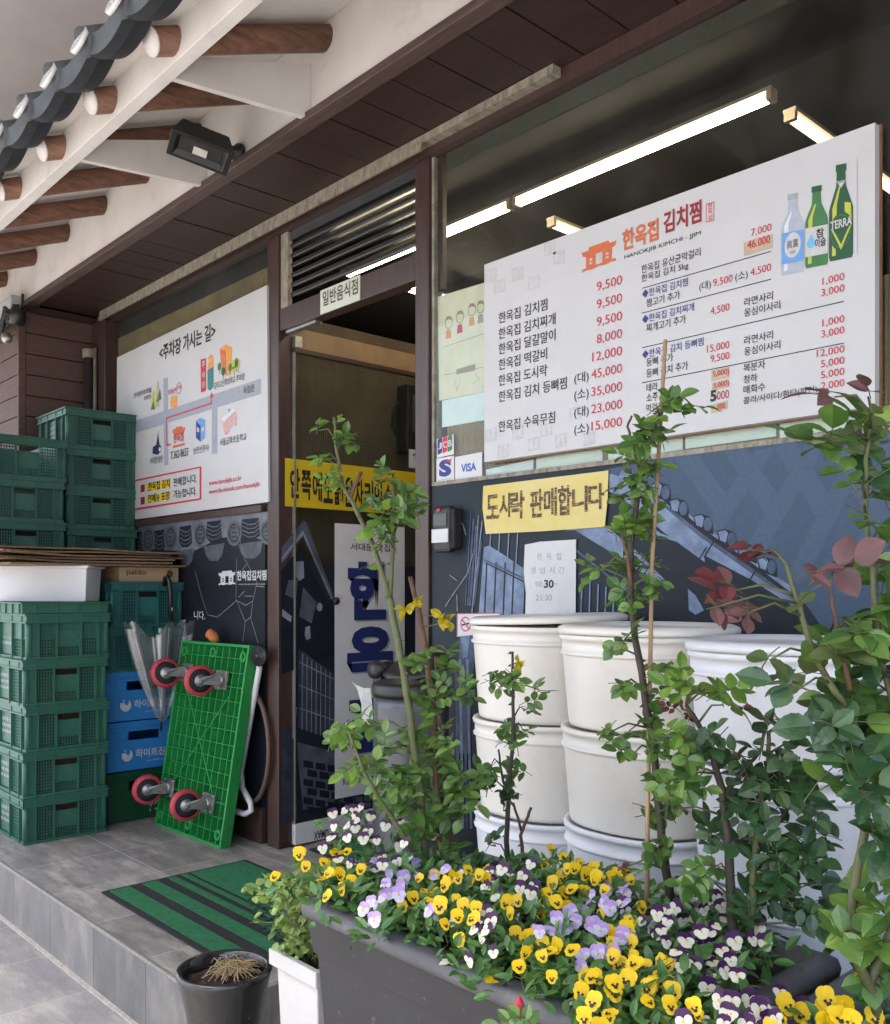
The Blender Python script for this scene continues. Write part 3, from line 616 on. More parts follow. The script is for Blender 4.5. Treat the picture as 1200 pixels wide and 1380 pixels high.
f.poly([(240, 998), (242, 960), (262, 945), (272, 880), (282, 945), (292, 955), (290, 985), (270, 1005)], G('navy'), .001); f.line([(272, 900), (275, 870)], .003, G('navy')); f.ell(283, 972, 6, 12, G('lilac'), .0016)
f.poly([(355, 860), (372, 855), (378, 843), (412, 838), (414, 848), (432, 843), (424, 872), (414, 882), (372, 892), (360, 880)], G('orange'), .001); T('한옥집', 362, 938, 420, 52, 'red', .02); f.poly([(358, 952), (428, 935), (426, 948), (362, 966)], G('orange'), .001)
f.poly([(100, 1158), (522, 1072), (522, 1080), (100, 1168)], G('red'), .001); f.poly([(100, 1322), (522, 1256), (522, 1266), (100, 1334)], G('red'), .001); f.poly([(514, 1078), (524, 1074), (524, 1262), (514, 1258)], G('red'), .0013)
f.poly([(205, 1172), (345, 1145), (345, 1195), (205, 1222)], G('yellow'), .0006); f.poly([(205, 1245), (345, 1218), (345, 1262), (205, 1290)], G('yellow'), .0006)
for y_ in (1180, 1252): f.poly([(172, y_), (195, y_ - 5), (195, y_ + 38), (172, y_ + 44)], G('maroon'), .001)
T('한옥집 김치', 215, 1216, 340, 50, 'black', .02); T('판매합니다.', 362, 1190, 497, 50, 'black', .006); T('전메뉴 포장', 213, 1285, 340, 50, 'black', .02); T('가능합니다.', 362, 1260, 495, 50, 'black', .006)
T('www.hanokjib.co.kr', 568, 1192, 757, 36, 'red', .005); T('www.facebook.com/hanokjib', 568, 1242, 862, 36, 'red', .005)
part('print', f.mb, list(I.values()), pk)

# ------------------------------------------------------------------ menu board
YM = 2.020
mnu = solo('menu_board', MB().box((-2.018, YM, 1.648), (-.838, YM + .022, 2.255)), [WHITEP], 'big white menu board with red prices and three bottles hung over the window', 'menu board')
part('back_edge', MB().box((-2.019, YM + .0221, 1.644), (-.834, YM + .030, 2.258)), mat('board edge wood', (.22, .11, .06), .6, .3, 30), mnu)
f = Face(640, 340, 4.138, y=YM)
# pale stamp pattern
for x_, y_ in ((140, 190), (90, 130), (240, 120), (330, 170), (470, 30), (420, -20), (90, 1020), (240, 1010), (330, 1070), (480, 1050), (160, 1110), (400, 990), (640, 1040), (560, 900), (700, 40)):
    f.poly([(x_ - 33, y_ - 30), (x_ + 33, y_ - 46), (x_ + 33, y_ + 28), (x_ - 33, y_ + 44)], G('wash'), .0003)
    f.poly([(x_ - 24, y_ - 22), (x_ - 4, y_ - 27), (x_ - 4, y_ + 28), (x_ - 24, y_ + 32)], G('white'), .0006); f.poly([(x_ + 4, y_ - 29), (x_ + 24, y_ - 33), (x_ + 24, y_ + 20), (x_ + 4, y_ + 26)], G('white'), .0006)
def T(t, xl, yb, xr, h, c, b=.006): f.text(t, xl, yb, xr, h, G(c), b, .0016)
for t, xr, yb in (('한옥집 김치찜', 405, 400), ('한옥집 김치찌개', 450, 488), ('한옥집 달걀말이', 450, 573), ('한옥집 떡갈비', 403, 660), ('한옥집 도시락', 403, 748), ('한옥집 김치 등뼈찜', 513, 838), ('한옥집 수육무침', 447, 1005)): T(t, 133, yb, xr, 62, 'black')
for t, xl, yb in (('9,500', 680, 226), ('9,500', 680, 324), ('9,500', 680, 422), ('8,000', 680, 518), ('12,000', 655, 618), ('45,000', 650, 714), ('35,000', 650, 812), ('23,000', 650, 908), ('15,000', 650, 1003)): T(t, xl, yb, 821, 58, 'red', .0)
for t, yb in (('(대)', 742), ('(소)', 836), ('(대)', 932), ('(소)', 1028)): T(t, 555, yb, 635, 66, 'black', 0)
f.ox, f.oy, f.k = 850, 280, 3.529
for t, xl, yb, xr, c in (('한옥집 유산균막걸리', 52, 314, 333, 'black'), ('한옥집 김치 5kg', 52, 360, 275, 'black'), ('◆한옥집 김치찜', 55, 432, 272, 'blue'), ('찜고기 추가', 75, 475, 235, 'black'),
     ('◆한옥집 김치찌개', 55, 553, 302, 'blue'), ('찌개고기 추가', 75, 594, 263, 'black'), ('라면사리', 540, 470, 677, 'black'), ('옹심이사리', 540, 521, 712, 'black'), ('◆한옥집 김치 등뼈찜', 55, 720, 347, 'blue'),
     ('등뼈 추가', 75, 757, 202, 'black'), ('등뼈 김치 추가', 75, 809, 273, 'black'), ('라면사리', 540, 652, 677, 'black'), ('옹심이사리', 540, 705, 712, 'black'), ('테라', 75, 878, 128, 'black'), ('소주', 75, 926, 130, 'black'),
     ('막걸리', 75, 976, 152, 'black'), ('주', 103, 1016, 133, 'black'), ('복분자', 537, 783, 640, 'black'), ('청하', 537, 838, 603, 'black'), ('매화수', 537, 887, 640, 'black'), ('콜라/사이다/환타(파인)', 537, 941, 887, 'black')): T(t, xl, yb, xr, 40, c)
for t, xl, yb, xr in (('7,000', 573, 142, 670), ('4,500', 570, 330, 668), ('9,500', 393, 381, 485), ('4,500', 380, 515, 470), ('15,000', 363, 695, 470), ('9,500', 380, 742, 470), ('1,000', 912, 373, 1017), ('3,000', 907, 428, 1017), ('1,000', 912, 571, 1017), ('3,000', 907, 624, 1017),
     ('12,000', 885, 717, 1017), ('5,000', 905, 766, 1017), ('5,000', 905, 818, 1017), ('2,000', 905, 871, 1017), ('000', 410, 914, 468)): T(t, xl, yb, xr, 40, 'red', 0)
T('(대)', 327, 402, 382, 46, 'black', 0); T('(소)', 498, 357, 557, 46, 'black', 0)
for xa, ya, xb in ((55, 385, 668), (55, 503, 668), (55, 668, 1015), (55, 835, 1015)):
    p0 = f.p(xa, ya, .0010); p1 = f.p(xb, ya, .0010); f.mb.poly([p0, V((p1.x, p0.y, p0.z)), V((p1.x, p0.y, p0.z + .0022)), p0 + V((0, 0, .0022))], G('navy'))
for pts in ([(538, 165), (676, 125), (676, 190), (540, 230)], [(384, 775), (468, 755), (468, 805), (384, 828)], [(388, 835), (468, 813), (468, 850), (388, 872)], [(384, 938), (460, 917), (460, 957), (384, 978)]): f.poly(pts, G('beige'), .0012)
for t, xl, yb, xr, h, c in (('46.000', 556, 198, 664, 40, 'red'), ('5,000)', 391, 812, 468, 34, 'red'), ('5,000)', 394, 865, 468, 32, 'red'), ('5', 379, 924, 408, 54, 'black'), ('000', 412, 960, 450, 28, 'red')): f.text(t, xl, yb, xr, h, G(c), .012 if c == 'red' else .04, .0022)
# emblem and name
f.ox, f.oy, f.k = 570, 100, 3.6364
gate(f, 778, 862, 948, 975, G('orange'), .0012, slope=-.36)
f.text('한옥집', 978, 870, 1155, 105, G('orange'), .03, .0016)
f.text('HANOKJIB KIMCHI - JJIM', 988, 912, 1362, 25, G('black'), .0, .0016)
f.ox, f.oy = 870, 80
f.text('김치찜', 88, 858, 275, 108, G('maroon'), .03, .0016)
f.poly([(297, 708), (337, 698), (337, 790), (297, 800)], G('red'), .0010); f.poly([(300, 712), (334, 703), (334, 787), (300, 796)], G('white'), .0014)
for ch, y_ in (('한', 735), ('옥', 762), ('집', 792)): f.text(ch, 306, y_, 328, 26, G('red'), .012, .002)
# three printed bottles
def bottle(x0, x1, ytop, ybot, neck, sh, mi, capmi, hl):
    cx = (x0 + x1) / 2; hw = (x1 - x0) / 2; Hh = ybot - ytop; sk = -.2
    def P(a, b): return (cx + a * hw, ytop + b * Hh + sk * a * hw)
    f.poly([P(-.42, 0), P(.42, 0), P(.42, .05), P(.36, .06), P(neck, .22), P(.9, sh), P(1, sh + .05), P(1, .96), P(.9, 1), P(-.9, 1), P(-1, .96), P(-1, sh + .05), P(-.9, sh), P(-neck, .22), P(-.36, .06), P(-.42, .05)], G(mi), .0010)
    f.poly([P(-.44, -.005), P(.44, -.005), P(.44, .07), P(-.44, .07)], G(capmi), .0014)
    f.poly([P(-neck * .4, .22), P(-neck * .1, .22), P(-.35, sh), P(-.45, .95), P(-.75, .95), P(-.72, sh + .03)], G(hl), .0013)
    return P
P = bottle(665, 778, 660, 1050, .42, .36, 'ice', 'grey', 'lilac')
f.poly([P(-.96, .47), P(.96, .47), P(.96, .86), P(-.96, .86)], G('sky'), .0018); x_, y_ = P(0, .64); f.ell(x_, y_, 40, 62, G('white'), .0022); f.text('眞露', x_ - 28, y_ + 22, x_ + 28, 40, G('navy'), .0, .0028); f.text('진로', x_ - 12, y_ + 45, x_ + 14, 14, G('navy'), .0, .0028)
P = bottle(783, 895, 622, 1015, .42, .38, 'green', 'dgreen', 'lime')
f.poly([P(-.98, .5), P(.98, .5), P(.98, .86), P(-.98, .86)], G('white'), .0018); x_, y_ = P(-.5, .68); f.ell(x_, y_ + 6, 20, 24, G('cyan'), .0022); f.poly([(x_ - 16, y_ - 4), (x_ + 3, y_ - 40), (x_ + 18, y_ - 6)], G('cyan'), .0025)
x_, y_ = P(.1, .64); f.text('참', x_ - 8, y_ + 6, x_ + 30, 46, G('black'), .02, .0025); f.text('이슬', x_ - 14, y_ + 54, x_ + 40, 46, G('black'), .02, .0025)
P = bottle(900, 1018, 516, 980, .40, .42, 'dgreen', 'dgreen', 'lime')
f.poly([P(.3, .4), P(.8, .42), P(.9, .62), P(.3, .5)], G('lime'), .0014)
x_, y_ = P(0, .70); f.ell(x_, y_, 57, 92, G('dgreen'), .0018, n=28); f.ell(x_, y_, 50, 82, G('green'), .0022, ring=.93); f.poly([P(-.85, .66), P(-.68, .66), P(0, .84), P(.68, .66), P(.85, .66), P(0, .90)], G('lime'), .0025); f.poly([P(-.68, .665), P(.68, .665), P(0, .835)], G('dgreen'), .0027); f.text('TERRA', x_ - 52, y_ - 2, x_ + 54, 42, G('white'), .025, .003)
x_, y_ = P(0, .2); f.poly([(x_ - 24, y_ - 12), (x_ + 24, y_ - 20), (x_, y_ + 22)], G('white'), .0018); f.text('TERRA', x_ - 20, y_ + 2, x_ + 20, 14, G('dgreen'), .01, .0022)
f.line([(1038, 490), (1038, 950)], .0012, G('grey'), .0012)
part('print', f.mb, list(I.values()), mnu)

# ------------------------------------------------------------------ small signs and papers by the door and window
def sheet(name, label, cat, px, y, th, m, tilt=None):
    """thin sheet with its corners (photo pixels) on the plane y; front face at y"""
    return solo(name, MB().prism([at(a, b, y=y) for a, b in px], (0, th, 0)), m, label, cat)
ST = mat('sticker white', (.53, .54, .55), .35, .05, 20)
s1 = sheet('sticker', 'card sticker with blue, red and green stripes on the window edge', 'sticker', [(589, 592), (611.5, 585), (612, 612), (589, 617)], 2.0565, .0012, ST)
f = Face(570, 560, 4.138, y=2.0565)
for k, c in enumerate(('sky', 'red', 'green')):
    x_ = 82 + k * 28; y_ = 128 - k * 8; f.poly([(x_, y_ + 10), (x_ + 8, y_), (x_ + 26, y_ - 8), (x_ + 26, y_ + 74), (x_ + 18, y_ + 84), (x_, y_ + 92)], G('blue') if c == 'sky' else G(c), .0004)
for k, ch in enumerate('JCB'): f.text(ch, 84 + k * 28, 190 - k * 8, 106 + k * 28, 36, G('white'), .03, .001)
part('print', f.mb, list(I.values()), s1)
s2 = sheet('sticker', 'card sticker with a navy S below the striped sticker', 'sticker', [(588.5, 618), (612, 614), (612.5, 651), (588.5, 656)], 2.0562, .0012, ST)
f = Face(570, 560, 4.138, y=2.0562); f.text('S', 90, 345, 160, 95, G('blue'), .06, .0006); f.poly([(120, 255), (165, 240), (150, 262)], G('red'), .001)
for k in range(3): f.line([(85 + k * 8, 362 + k * 10), (165 - k * 10, 348 + k * 10)], .0018, G('grey'), .0006)
part('print', f.mb, list(I.values()), s2)
s3 = sheet('sticker', 'white card sticker with blue slanted capitals on the window corner', 'sticker', [(613.5, 616), (650, 609), (650, 643), (613.5, 649)], 2.0560, .0012, ST)
f = Face(570, 560, 4.138, y=2.0560); f.text('VISA', 214, 318, 298, 46, G('sky'), .03, .0006); part('print', f.mb, [m if k != 'sky' else ink('visa blue', (.02, .09, .42)) for k, m in I.items()], s3)
dr = sheet('drawing', "cream sheet with a child's drawing of people behind the window", 'drawing', [(590, 400), (656, 380), (656, 527), (592, 540)], 2.0665, .002, mat('cream paper', (.74, .69, .53), .85, .1, 14, spots=((.55, .5, .34), 8, .55, .75, .5)))
f = Face(560, 340, 4.056, y=2.0663)
for x_, y_, c1, c2 in ((183, 385, 'tan', 'amber'), (245, 355, 'grey', 'red'), (310, 315, 'tan', 'amber'), (358, 300, 'grey', 'tan')):
    f.ell(x_, y_, 21, 33, G('brown'), .0003, ring=.9); f.poly([(x_ - 22, y_ - 8), (x_ - 12, y_ - 34), (x_ + 10, y_ - 38), (x_ + 22, y_ - 14), (x_, y_ - 20)], G('tan'), .0005)
    f.poly([(x_ - 14, y_ + 42), (x_ + 10, y_ + 36), (x_ + 14, y_ + 82), (x_ - 18, y_ + 90)], G(c2), .0003)
f.line([(150, 520), (375, 445)], .0012, G('brown'), .0005); f.line([(160, 670), (372, 628)], .0012, G('brown'), .0005); f.poly([(225, 640), (328, 610), (328, 645), (225, 668)], G('tan'), .0008)
f.line([(220, 700), (225, 760), (250, 690)], .0012, G('tan'), .0005); f.line([(320, 660), (350, 690), (310, 720)], .0012, G('tan'), .0005)
part('print', f.mb, list(I.values()), dr)
PALE = mat('pale green paper', (.70, .77, .69), .6, .1, 12, spots=((.45, .5, .42), 9, .55, .72, .5))
BLUEW = mat('pale blue paper', (.68, .77, .78), .6, .1, 12, spots=((.42, .5, .45), 9, .55, .72, .5))
for px, m_, lb in (([(596, 540), (653, 528), (653, 566), (596, 576)], BLUEW, 'pale blue paper behind the glass below the drawing'),
                   ([(655, 633), (719, 619), (719, 641), (655, 652)], BLUEW, 'pale paper strip under the left end of the menu board'),
                   ([(723, 618), (812, 602), (812, 622), (723, 634)], PALE, 'pale green strip behind glass right of the pale paper under the menu'),
                   ([(820, 600), (920, 583), (920, 606), (820, 621)], PALE, 'pale green strip behind glass under the middle of the menu board'),
                   ([(924, 586), (1046, 566), (1046, 588), (924, 605)], PALE, 'long pale green strip under the prices of the menu board'),
                   ([(1051, 566), (1153, 549), (1153, 574), (1051, 592)], PALE, 'pale cream strip under the right corner of the menu board')):
    sheet('paper_strip', lb, 'paper', px, 2.067, .002, m_)
sheet('paper_strip', 'lime green strip behind glass beyond the menu board corner', 'paper', [(1158, 553), (1260, 535), (1260, 562), (1158, 573)], 2.067, .002, mat('lime paper', (.35, .5, .06), .6, .1, 20))
part('inner_board', MB().box((-2.24, 2.0695, 1.612), (1.5, 2.08, 1.94)), RIBX, wr)
# yellow lunchbox banner with torn left edge
bn = sheet('banner', 'worn yellow banner with cracked brown letters under the menu board', 'banner', [(651.5, 655), (820, 634), (819, 672), (815, 710), (730, 716), (655, 719.5), (652.5, 700), (650.5, 685)], 2.044, .0015, mat('faded yellow', (.55, .43, .09), .5, .1, 3, col2=(.58, .52, .27)))
f = Face(600, 640, 4, y=2.044)
for ch, xl, yb, xr, h in (('도', 222, 240, 290, 130), ('시', 292, 232, 350, 130), ('락', 352, 240, 428, 150), ('판', 458, 232, 528, 152), ('매', 532, 224, 602, 150), ('합', 608, 220, 680, 160), ('니', 684, 205, 768, 140), ('다', 772, 190, 858, 140)): f.text(ch, xl, yb, xr, h, 0, .028)
part('lettering', f.mb, [mat('cracked brown print', (.06, .03, .012), .6, scale=70, stretch=(.6, .6, 3), col2=(.55, .40, .12), lo=.52, hi=.66)], bn)
pn = sheet('notice', 'wrinkled white paper with the opening hours taped to the blue panel', 'notice', [(707.5, 734), (728, 730), (776.5, 727), (776, 800), (775.5, 850), (707, 868), (709, 800), (706, 770)], 2.045, .0012, PAPER)
f = Face(570, 560, 4.138, y=2.045)
for t, xl, yb, xr, h, c, b in (('한', 636, 806, 664, 38, 'grey', -.005), ('옥', 690, 806, 718, 40, 'grey', 0), ('집', 744, 806, 772, 40, 'grey', 0), ('영', 603, 884, 628, 38, 'grey', 0), ('업', 650, 884, 680, 38, 'grey', 0), ('시', 704, 882, 734, 38, 'grey', 0), ('간', 756, 880, 790, 38, 'grey', -.005),
     ('10:', 630, 954, 672, 32, 'grey', 0), ('30', 676, 962, 730, 46, 'black', .03), ('~', 732, 942, 752, 8, 'grey', 0), ('21:30', 630, 1032, 720, 34, 'grey', .005)): f.text(t, xl, yb, xr, h, G(c), b, .0008)
part('lettering', f.mb, list(I.values()), pn)
nsn = sheet('no_smoking_sign', 'small white no smoking plate with magenta letters beside the buckets', 'sign', [(616, 827), (674, 826), (674, 852), (616, 858)], 2.044, .003, ST)
MAG = ink('magenta', (.50, .03, .13)); f = Face(570, 560, 4.138, y=2.044)
f.ell(238, 1163, 29, 42, 0, .0005, ring=.82); f.line([(218, 1135), (258, 1192)], .005, 0, .0009); f.line([(220, 1168), (255, 1160)], .006, 1, .0006); f.text('금연구역', 278, 1162, 408, 38, 0, .03, .0008)
f.line([(193, 1105), (430, 1102)], .003, 0, .0005); f.line([(193, 1105), (193, 1225)], .003, 0, .0005)
part('print', f.mb, [MAG, I['black']], nsn)
# intercom
ic = thing('intercom', 'black wall intercom with a white label on the door post', 'intercom', at(595, 748, y=2.0))
c0 = at(582, 683, y=2.005); c1 = at(606, 744, y=2.005)
part('body', MB().box((c0.x, 2.005, c1.z), (c1.x, 2.037, c0.z)), BLACK, ic, bevel=.012)
part('bracket', MB().box((c1.x - .006, 2.012, c1.z + .012), (c1.x + .014, 2.049, c0.z - .01)), RUBBER, ic, bevel=.005)
part('screen', MB().box((c0.x + .012, 2.0015, c0.z - .065), (c1.x - .012, 2.0048, c0.z - .025)), mat('grey screen', (.06, .065, .07), .2), ic)
lb = MB().box((c0.x + .004, 2.0012, c1.z + .032), (c1.x - .004, 2.0048, c1.z + .075)); part('paper_label', lb, ST, ic)
part('led', MB().box((c0.x + .028, 2.0012, c0.z - .018), (c0.x + .042, 2.0048, c0.z - .008)), I['red'], ic)
# small sticker on the door, dark appliance on the inner wall
sheet_ = solo('sticker', MB().box((-3.2035, at(552, 610, x=-3.2).y, at(552, 630, x=-3.2).z), (-3.2025, at(572, 610, x=-3.2).y, at(552, 605, x=-3.2).z)), ST, 'small white sticker with a blue mark at the edge of the door glass', 'sticker')
f = Face(0, 0, 1, x=-3.2025); f.text('*', 556, 624, 568, 16, 0, .06, .0008); part('print', f.mb, [I['teal']], sheet_)
wc = thing('wall_cabinet', 'black box hung on the ribbed wall inside the doorway', 'cabinet', at(556, 600, x=-3.33))
q0 = at(538, 612, x=-3.33); q1 = at(585, 528, x=-3.33)
part('body', MB().box((-3.351, q0.y, q0.z), (-3.27, q1.y, q1.z)), BLACK, wc, bevel=.01)
part('front', MB().box((-3.2695, q0.y + .03, q0.z + .1), (-3.262, q1.y - .03, q1.z - .05)), mat('dim steel', (.07, .08, .085), .35, .5, 20), wc)
part('cable', MB().tube([(-3.34, q0.y + .01, q0.z + .25), (-3.31, q0.y - .05, q0.z + .2), (-3.31, q0.y - .06, q0.z + .12), (-3.34, q0.y, q0.z + .08)], .008, 8), RUBBER, wc)

# ------------------------------------------------------------------ lamps inside
TUBE = emit('tube light', (1, .84, .58), 9.0)
TUBED = emit('dim tube', (1, .70, .48), 1.1)
def tube(a, b, m_, label, r=.012):
    a, b = V(a), V(b); d = (b - a).normalized(); t = thing('tube_lamp', label, 'lamp', (a + b) / 2, 'tube lamps on the shop ceiling')
    s = d.cross(V((0, 0, 1)))
    part('tube', MB().obox(a + d * .02 - s * r, d * ((b - a).length - .04), s * 2 * r, V((0, 0, .025))), m_, t, bevel=.005)
    part('housing', MB().obox(a - s * .022 + V((0, 0, .028)), d * (b - a).length, s * .044, V((0, 0, .012))), mat('lamp housing', (.5, .42, .33), .5), t)
    for e, sg_ in ((a, 1), (b, -1)): part('end_cap', MB().obox(e - s * .019, d * .0195 * sg_, s * .038, V((0, 0, .0275))), mat('lamp cap', (.55, .42, .30), .5), t)
    return t
ZL = 2.795
pa = at(693.8, 280, z=ZL); YL = pa.y; pb = at(1043.8, 135, z=ZL)
tube((pa.x + .004, YL, ZL), (pb.x, YL, ZL), TUBE, 'lit ceiling tube above the middle of the menu board')
tube((pa.x - 1.14, YL, ZL), (pa.x - .012, YL, ZL), TUBE, 'lit ceiling tube in the window corner left of the long one')
tube((at(467, 372, z=ZL).x, YL, ZL), (pa.x - 1.155, YL, ZL), TUBE, 'lit ceiling tube glimpsed through the vent slats over the door')
pc = at(1064, 162, z=ZL); tube((pc.x, pc.y, ZL), (pc.x, pc.y + 1.14, ZL), TUBED, 'dim pinkish tube pointing inwards behind the bottles of the menu')
pd = at(742, 305, z=ZL); tube((pd.x, pd.y, ZL), (pd.x, pd.y + 1.14, ZL), TUBED, 'dim pinkish tube pointing inwards above the gate emblem')
pe = at(548, 397, z=ZL - .02); tube((pe.x, pe.y, ZL), (pe.x, pe.y + 1.1, ZL), TUBE, 'lit tube seen at the top corner of the doorway')

# ================================================================== FLOODLIGHT AND CABLES UNDER THE EAVE
fl = thing('floodlight', 'black floodlight on a bracket arm under the white eave', 'lamp', at(322, 207, y=1.655))
wp = at(322, 207, y=1.655)
part('wall_plate', MB().lathe([(0, 0), (.034, 0), (.034, .014), (.018, .03), (.018, .05), (0, .05)], 16, wp + V((0, .006, 0)), axis=(0, -1, 0)), BLACK, fl)
hc = at(272, 196, y=1.46)                      # head centre
part('arm', MB().tube([wp + V((0, -.035, .0)), wp + V((-.01, -.07, -.03)), wp + V((-.02, -.09, .0)), hc + V((.05, .05, .01))], .013, 10).lathe([(0, -.025), (.022, -.02), (.022, .02), (0, .025)], 12, wp + V((-.008, -.065, -.03)), axis=(1, 0, 0)), BLACK, fl)
nz = V((.10, -.26, -.96)).normalized(); ux = V((.30, .95, 0)); ux = (ux - nz * ux.dot(nz)).normalized(); uy = nz.cross(ux)
hb = MB(); w2, h2 = .100, .066
def hp(a, b, c): return hc + ux * a + uy * b + nz * c
hb.add([hp(-w2, -h2, .03), hp(w2, -h2, .03), hp(w2, h2, .03), hp(-w2, h2, .03), hp(-w2 * .75, -h2 * .7, -.035), hp(w2 * .75, -h2 * .7, -.035), hp(w2 * .75, h2 * .7, -.035), hp(-w2 * .75, h2 * .7, -.035),
        hp(-w2 * .82, -h2 * .78, .03), hp(w2 * .82, -h2 * .78, .03), hp(w2 * .82, h2 * .78, .03), hp(-w2 * .82, h2 * .78, .03), hp(-w2 * .7, -h2 * .6, .012), hp(w2 * .7, -h2 * .6, .012), hp(w2 * .7, h2 * .6, .012), hp(-w2 * .7, h2 * .6, .012)],
       [(0, 4, 5, 1), (1, 5, 6, 2), (2, 6, 7, 3), (3, 7, 4, 0), (4, 7, 6, 5), (0, 1, 9, 8), (1, 2, 10, 9), (2, 3, 11, 10), (3, 0, 8, 11), (8, 9, 13, 12), (9, 10, 14, 13), (10, 11, 15, 14), (11, 8, 12, 15)])
for k in range(7): a = -w2 * .6 + k * w2 * .2; hb.obox(hp(a, -h2 * .6, -.036), ux * .004, uy * h2 * 1.2, nz * -.006)
part('head', hb, BLACK, fl, bevel=.003)
part('reflector', MB().poly([hp(-w2 * .69, -h2 * .59, .0135), hp(w2 * .69, -h2 * .59, .0135), hp(w2 * .69, h2 * .59, .0135), hp(-w2 * .69, h2 * .59, .0135)]), mat('lamp reflector', (.10, .10, .10), .2, .2, metal=.6), fl)
part('led_plate', MB().obox(hp(-.022, -.03, .016), ux * .045, uy * .036, nz * .003), mat('led plate', (.55, .55, .52), .4), fl)
part('knob', MB().tube([hp(-.01, -h2 * .95, -.01), hp(-.02, -h2 * 1.25, -.02), hp(.0, -h2 * 1.42, -.02), hp(.02, -h2 * 1.25, -.02), hp(.012, -h2 * .95, -.01)], .005, 8), BLACK, fl)
part('tag', MB().obox(wp + V((-.03, -.115, .012)), V((.052, .03, 0)), V((0, 0, .020)), V((.001, -.002, 0))), STEEL, fl)
cbx = thing('cable_cluster', 'tangle of black cables and connectors at the end of the brown soffit', 'cables', at(12, 430, y=1.58))
cc = at(24, 425, y=1.58)
for k in range(6):
    a = cc + V((rnd.uniform(-.02, .02), rnd.uniform(-.03, .0), rnd.uniform(-.02, .03)))
    part('cable', MB().tube([a, a + V((-.08, -.01, .02 * k - .03)), a + V((-.18, .0, -.03 * (k % 3))), a + V((-.30 - .03 * k, .02, .05 * (k % 2))), a + V((-.6, .02, .04 * k - .05))], .008, 8), RUBBER, cbx)
part('junction', MB().lathe([(0, -.05), (.035, -.045), (.04, 0), (.028, .05), (0, .055)], 12, cc, axis=(.3, 0, 1)), BLACK, cbx)
part('metal_end', MB().lathe([(.02, -.03), (.028, -.02), (.024, .02), (.014, .03)], 12, cc + V((-.10, -.02, -.10)), axis=(.8, -.2, -.4)), STEEL, cbx)
part('box', MB().box(cc + V((-.5, .0, .04)), cc + V((-.10, .06, .13))), mat('grey box', (.42, .42, .42), .6), cbx, bevel=.005)
part('twig', MB().tube([cc + V((.03, 0, .02)), cc + V((.07, .0, .05)), cc + V((.075, 0, .09))], .006, 6), RUBBER, cbx)

# ================================================================== CRATES
GREEN = mat('crate green', (.028, .120, .082), .42, .2, 7, spots=((.08, .13, .10), 18, .54, .74, .6), bump=.05)
GREEN2 = mat('crate dull green', (.022, .10, .072), .45, .2, 7, spots=((.07, .10, .08), 18, .54, .74, .6), bump=.05)
TEAL = mat('crate teal', (.016, .105, .10), .42, .2, 7, spots=((.06, .13, .12), 18, .54, .74, .6), bump=.05)
SLATE = mat('crate slate green', (.024, .062, .056), .5, .2, 7, spots=((.06, .09, .08), 18, .54, .74, .55), bump=.05)
DARKC = mat('crate black', (.014, .014, .016), .5, .3, 12, bump=.05)
BLUEC = mat('crate blue', (.028, .20, .50), .42, .15, 8, spots=((.05, .20, .42), 15, .62, .8, .5), bump=.05)
def grid(mb, o, u, v, n, nu, nv, t=.0035, frac=.36):
    """perforated sheet: bars between square holes; o corner, u/v full edge vectors, n outward unit"""
    o, u, v, n = V(o), V(u), V(v), V(n); cu = u / nu; cv = v / nv
    for i in range(nu + 1): mb.obox(o + cu * (i - frac / 2), cu * frac, v, n * -t)
    for j in range(nv + 1): mb.obox(o + cv * (j - frac / 2) - n * .0008, u, cv * frac, n * -(t - .001))
def crate_side(mb, o, u, n, L, Hh, handle=True, plate=False):
    """one side wall of a stacking crate seen from outside: o = lower left corner, u along, n outward"""
    z = V((0, 0, 1)); o = V(o); u = V(u); n = V(n)
    rim = .034; c = .050; b = .012; t = .004; zt = Hh - rim; dp = .011
    def bx(a0, a1, z0, z1, d0, d1): mb.obox(o + u * a0 + z * z0 + n * d0, u * (a1 - a0), z * (z1 - z0), n * (d1 - d0))
    bx(.0, L, zt, Hh - .004, -.004, .0); bx(-.004, L + .004, Hh - .007, Hh, -.010, .007); bx(-.002, L + .002, zt - .004, zt + .002, -.010, .005)     # rim band
    bx(.004, L - .004, .0, b, -.010, -.001)                                                  # bottom band
    bx(.004, c, b, zt, -dp - t, -dp); bx(L - c, L - .004, b, zt, -dp - t, -dp)                   # corner posts (set back)
    w3 = (L - 2 * c); a1 = c + w3 * .30; a2 = c + w3 * .70
    for q in (c, a1, a2, L - c): bx(q - .0025, q + .0025, .002, Hh - .008, -dp - .002, .003)     # ribs
    bx(.016, .020, .002, zt, -dp - .001, -.002); bx(L - .020, L - .016, .002, zt, -dp - .001, -.002)
    nv = 10; pad = .004
    grid(mb, o + u * (c + pad) + z * (b + .004) - n * dp, u * (w3 * .30 - 2 * pad), z * (zt - b - .008), n, max(5, round((w3 * .3) / .0125)), nv)
    grid(mb, o + u * (a2 + pad) + z * (b + .004) - n * dp, u * (w3 * .30 - 2 * pad), z * (zt - b - .008), n, max(5, round((w3 * .3) / .0125)), nv)
    if plate: bx(a1 + .003, a2 - .003, b + .002, zt - .006, -dp - t, -dp)
    else:
        grid(mb, o + u * (a1 + pad) + z * (b + .004) - n * dp, u * (a2 - a1 - 2 * pad), z * .034, n, max(7, round((a2 - a1) / .0125)), 3)
        bx(a1 + .003, a2 - .003, b + .040, zt - .034, -dp - t, -dp + .002)
        bx(a1 + .003, a2 - .003, zt - .010, zt - .004, -dp - t, -dp)
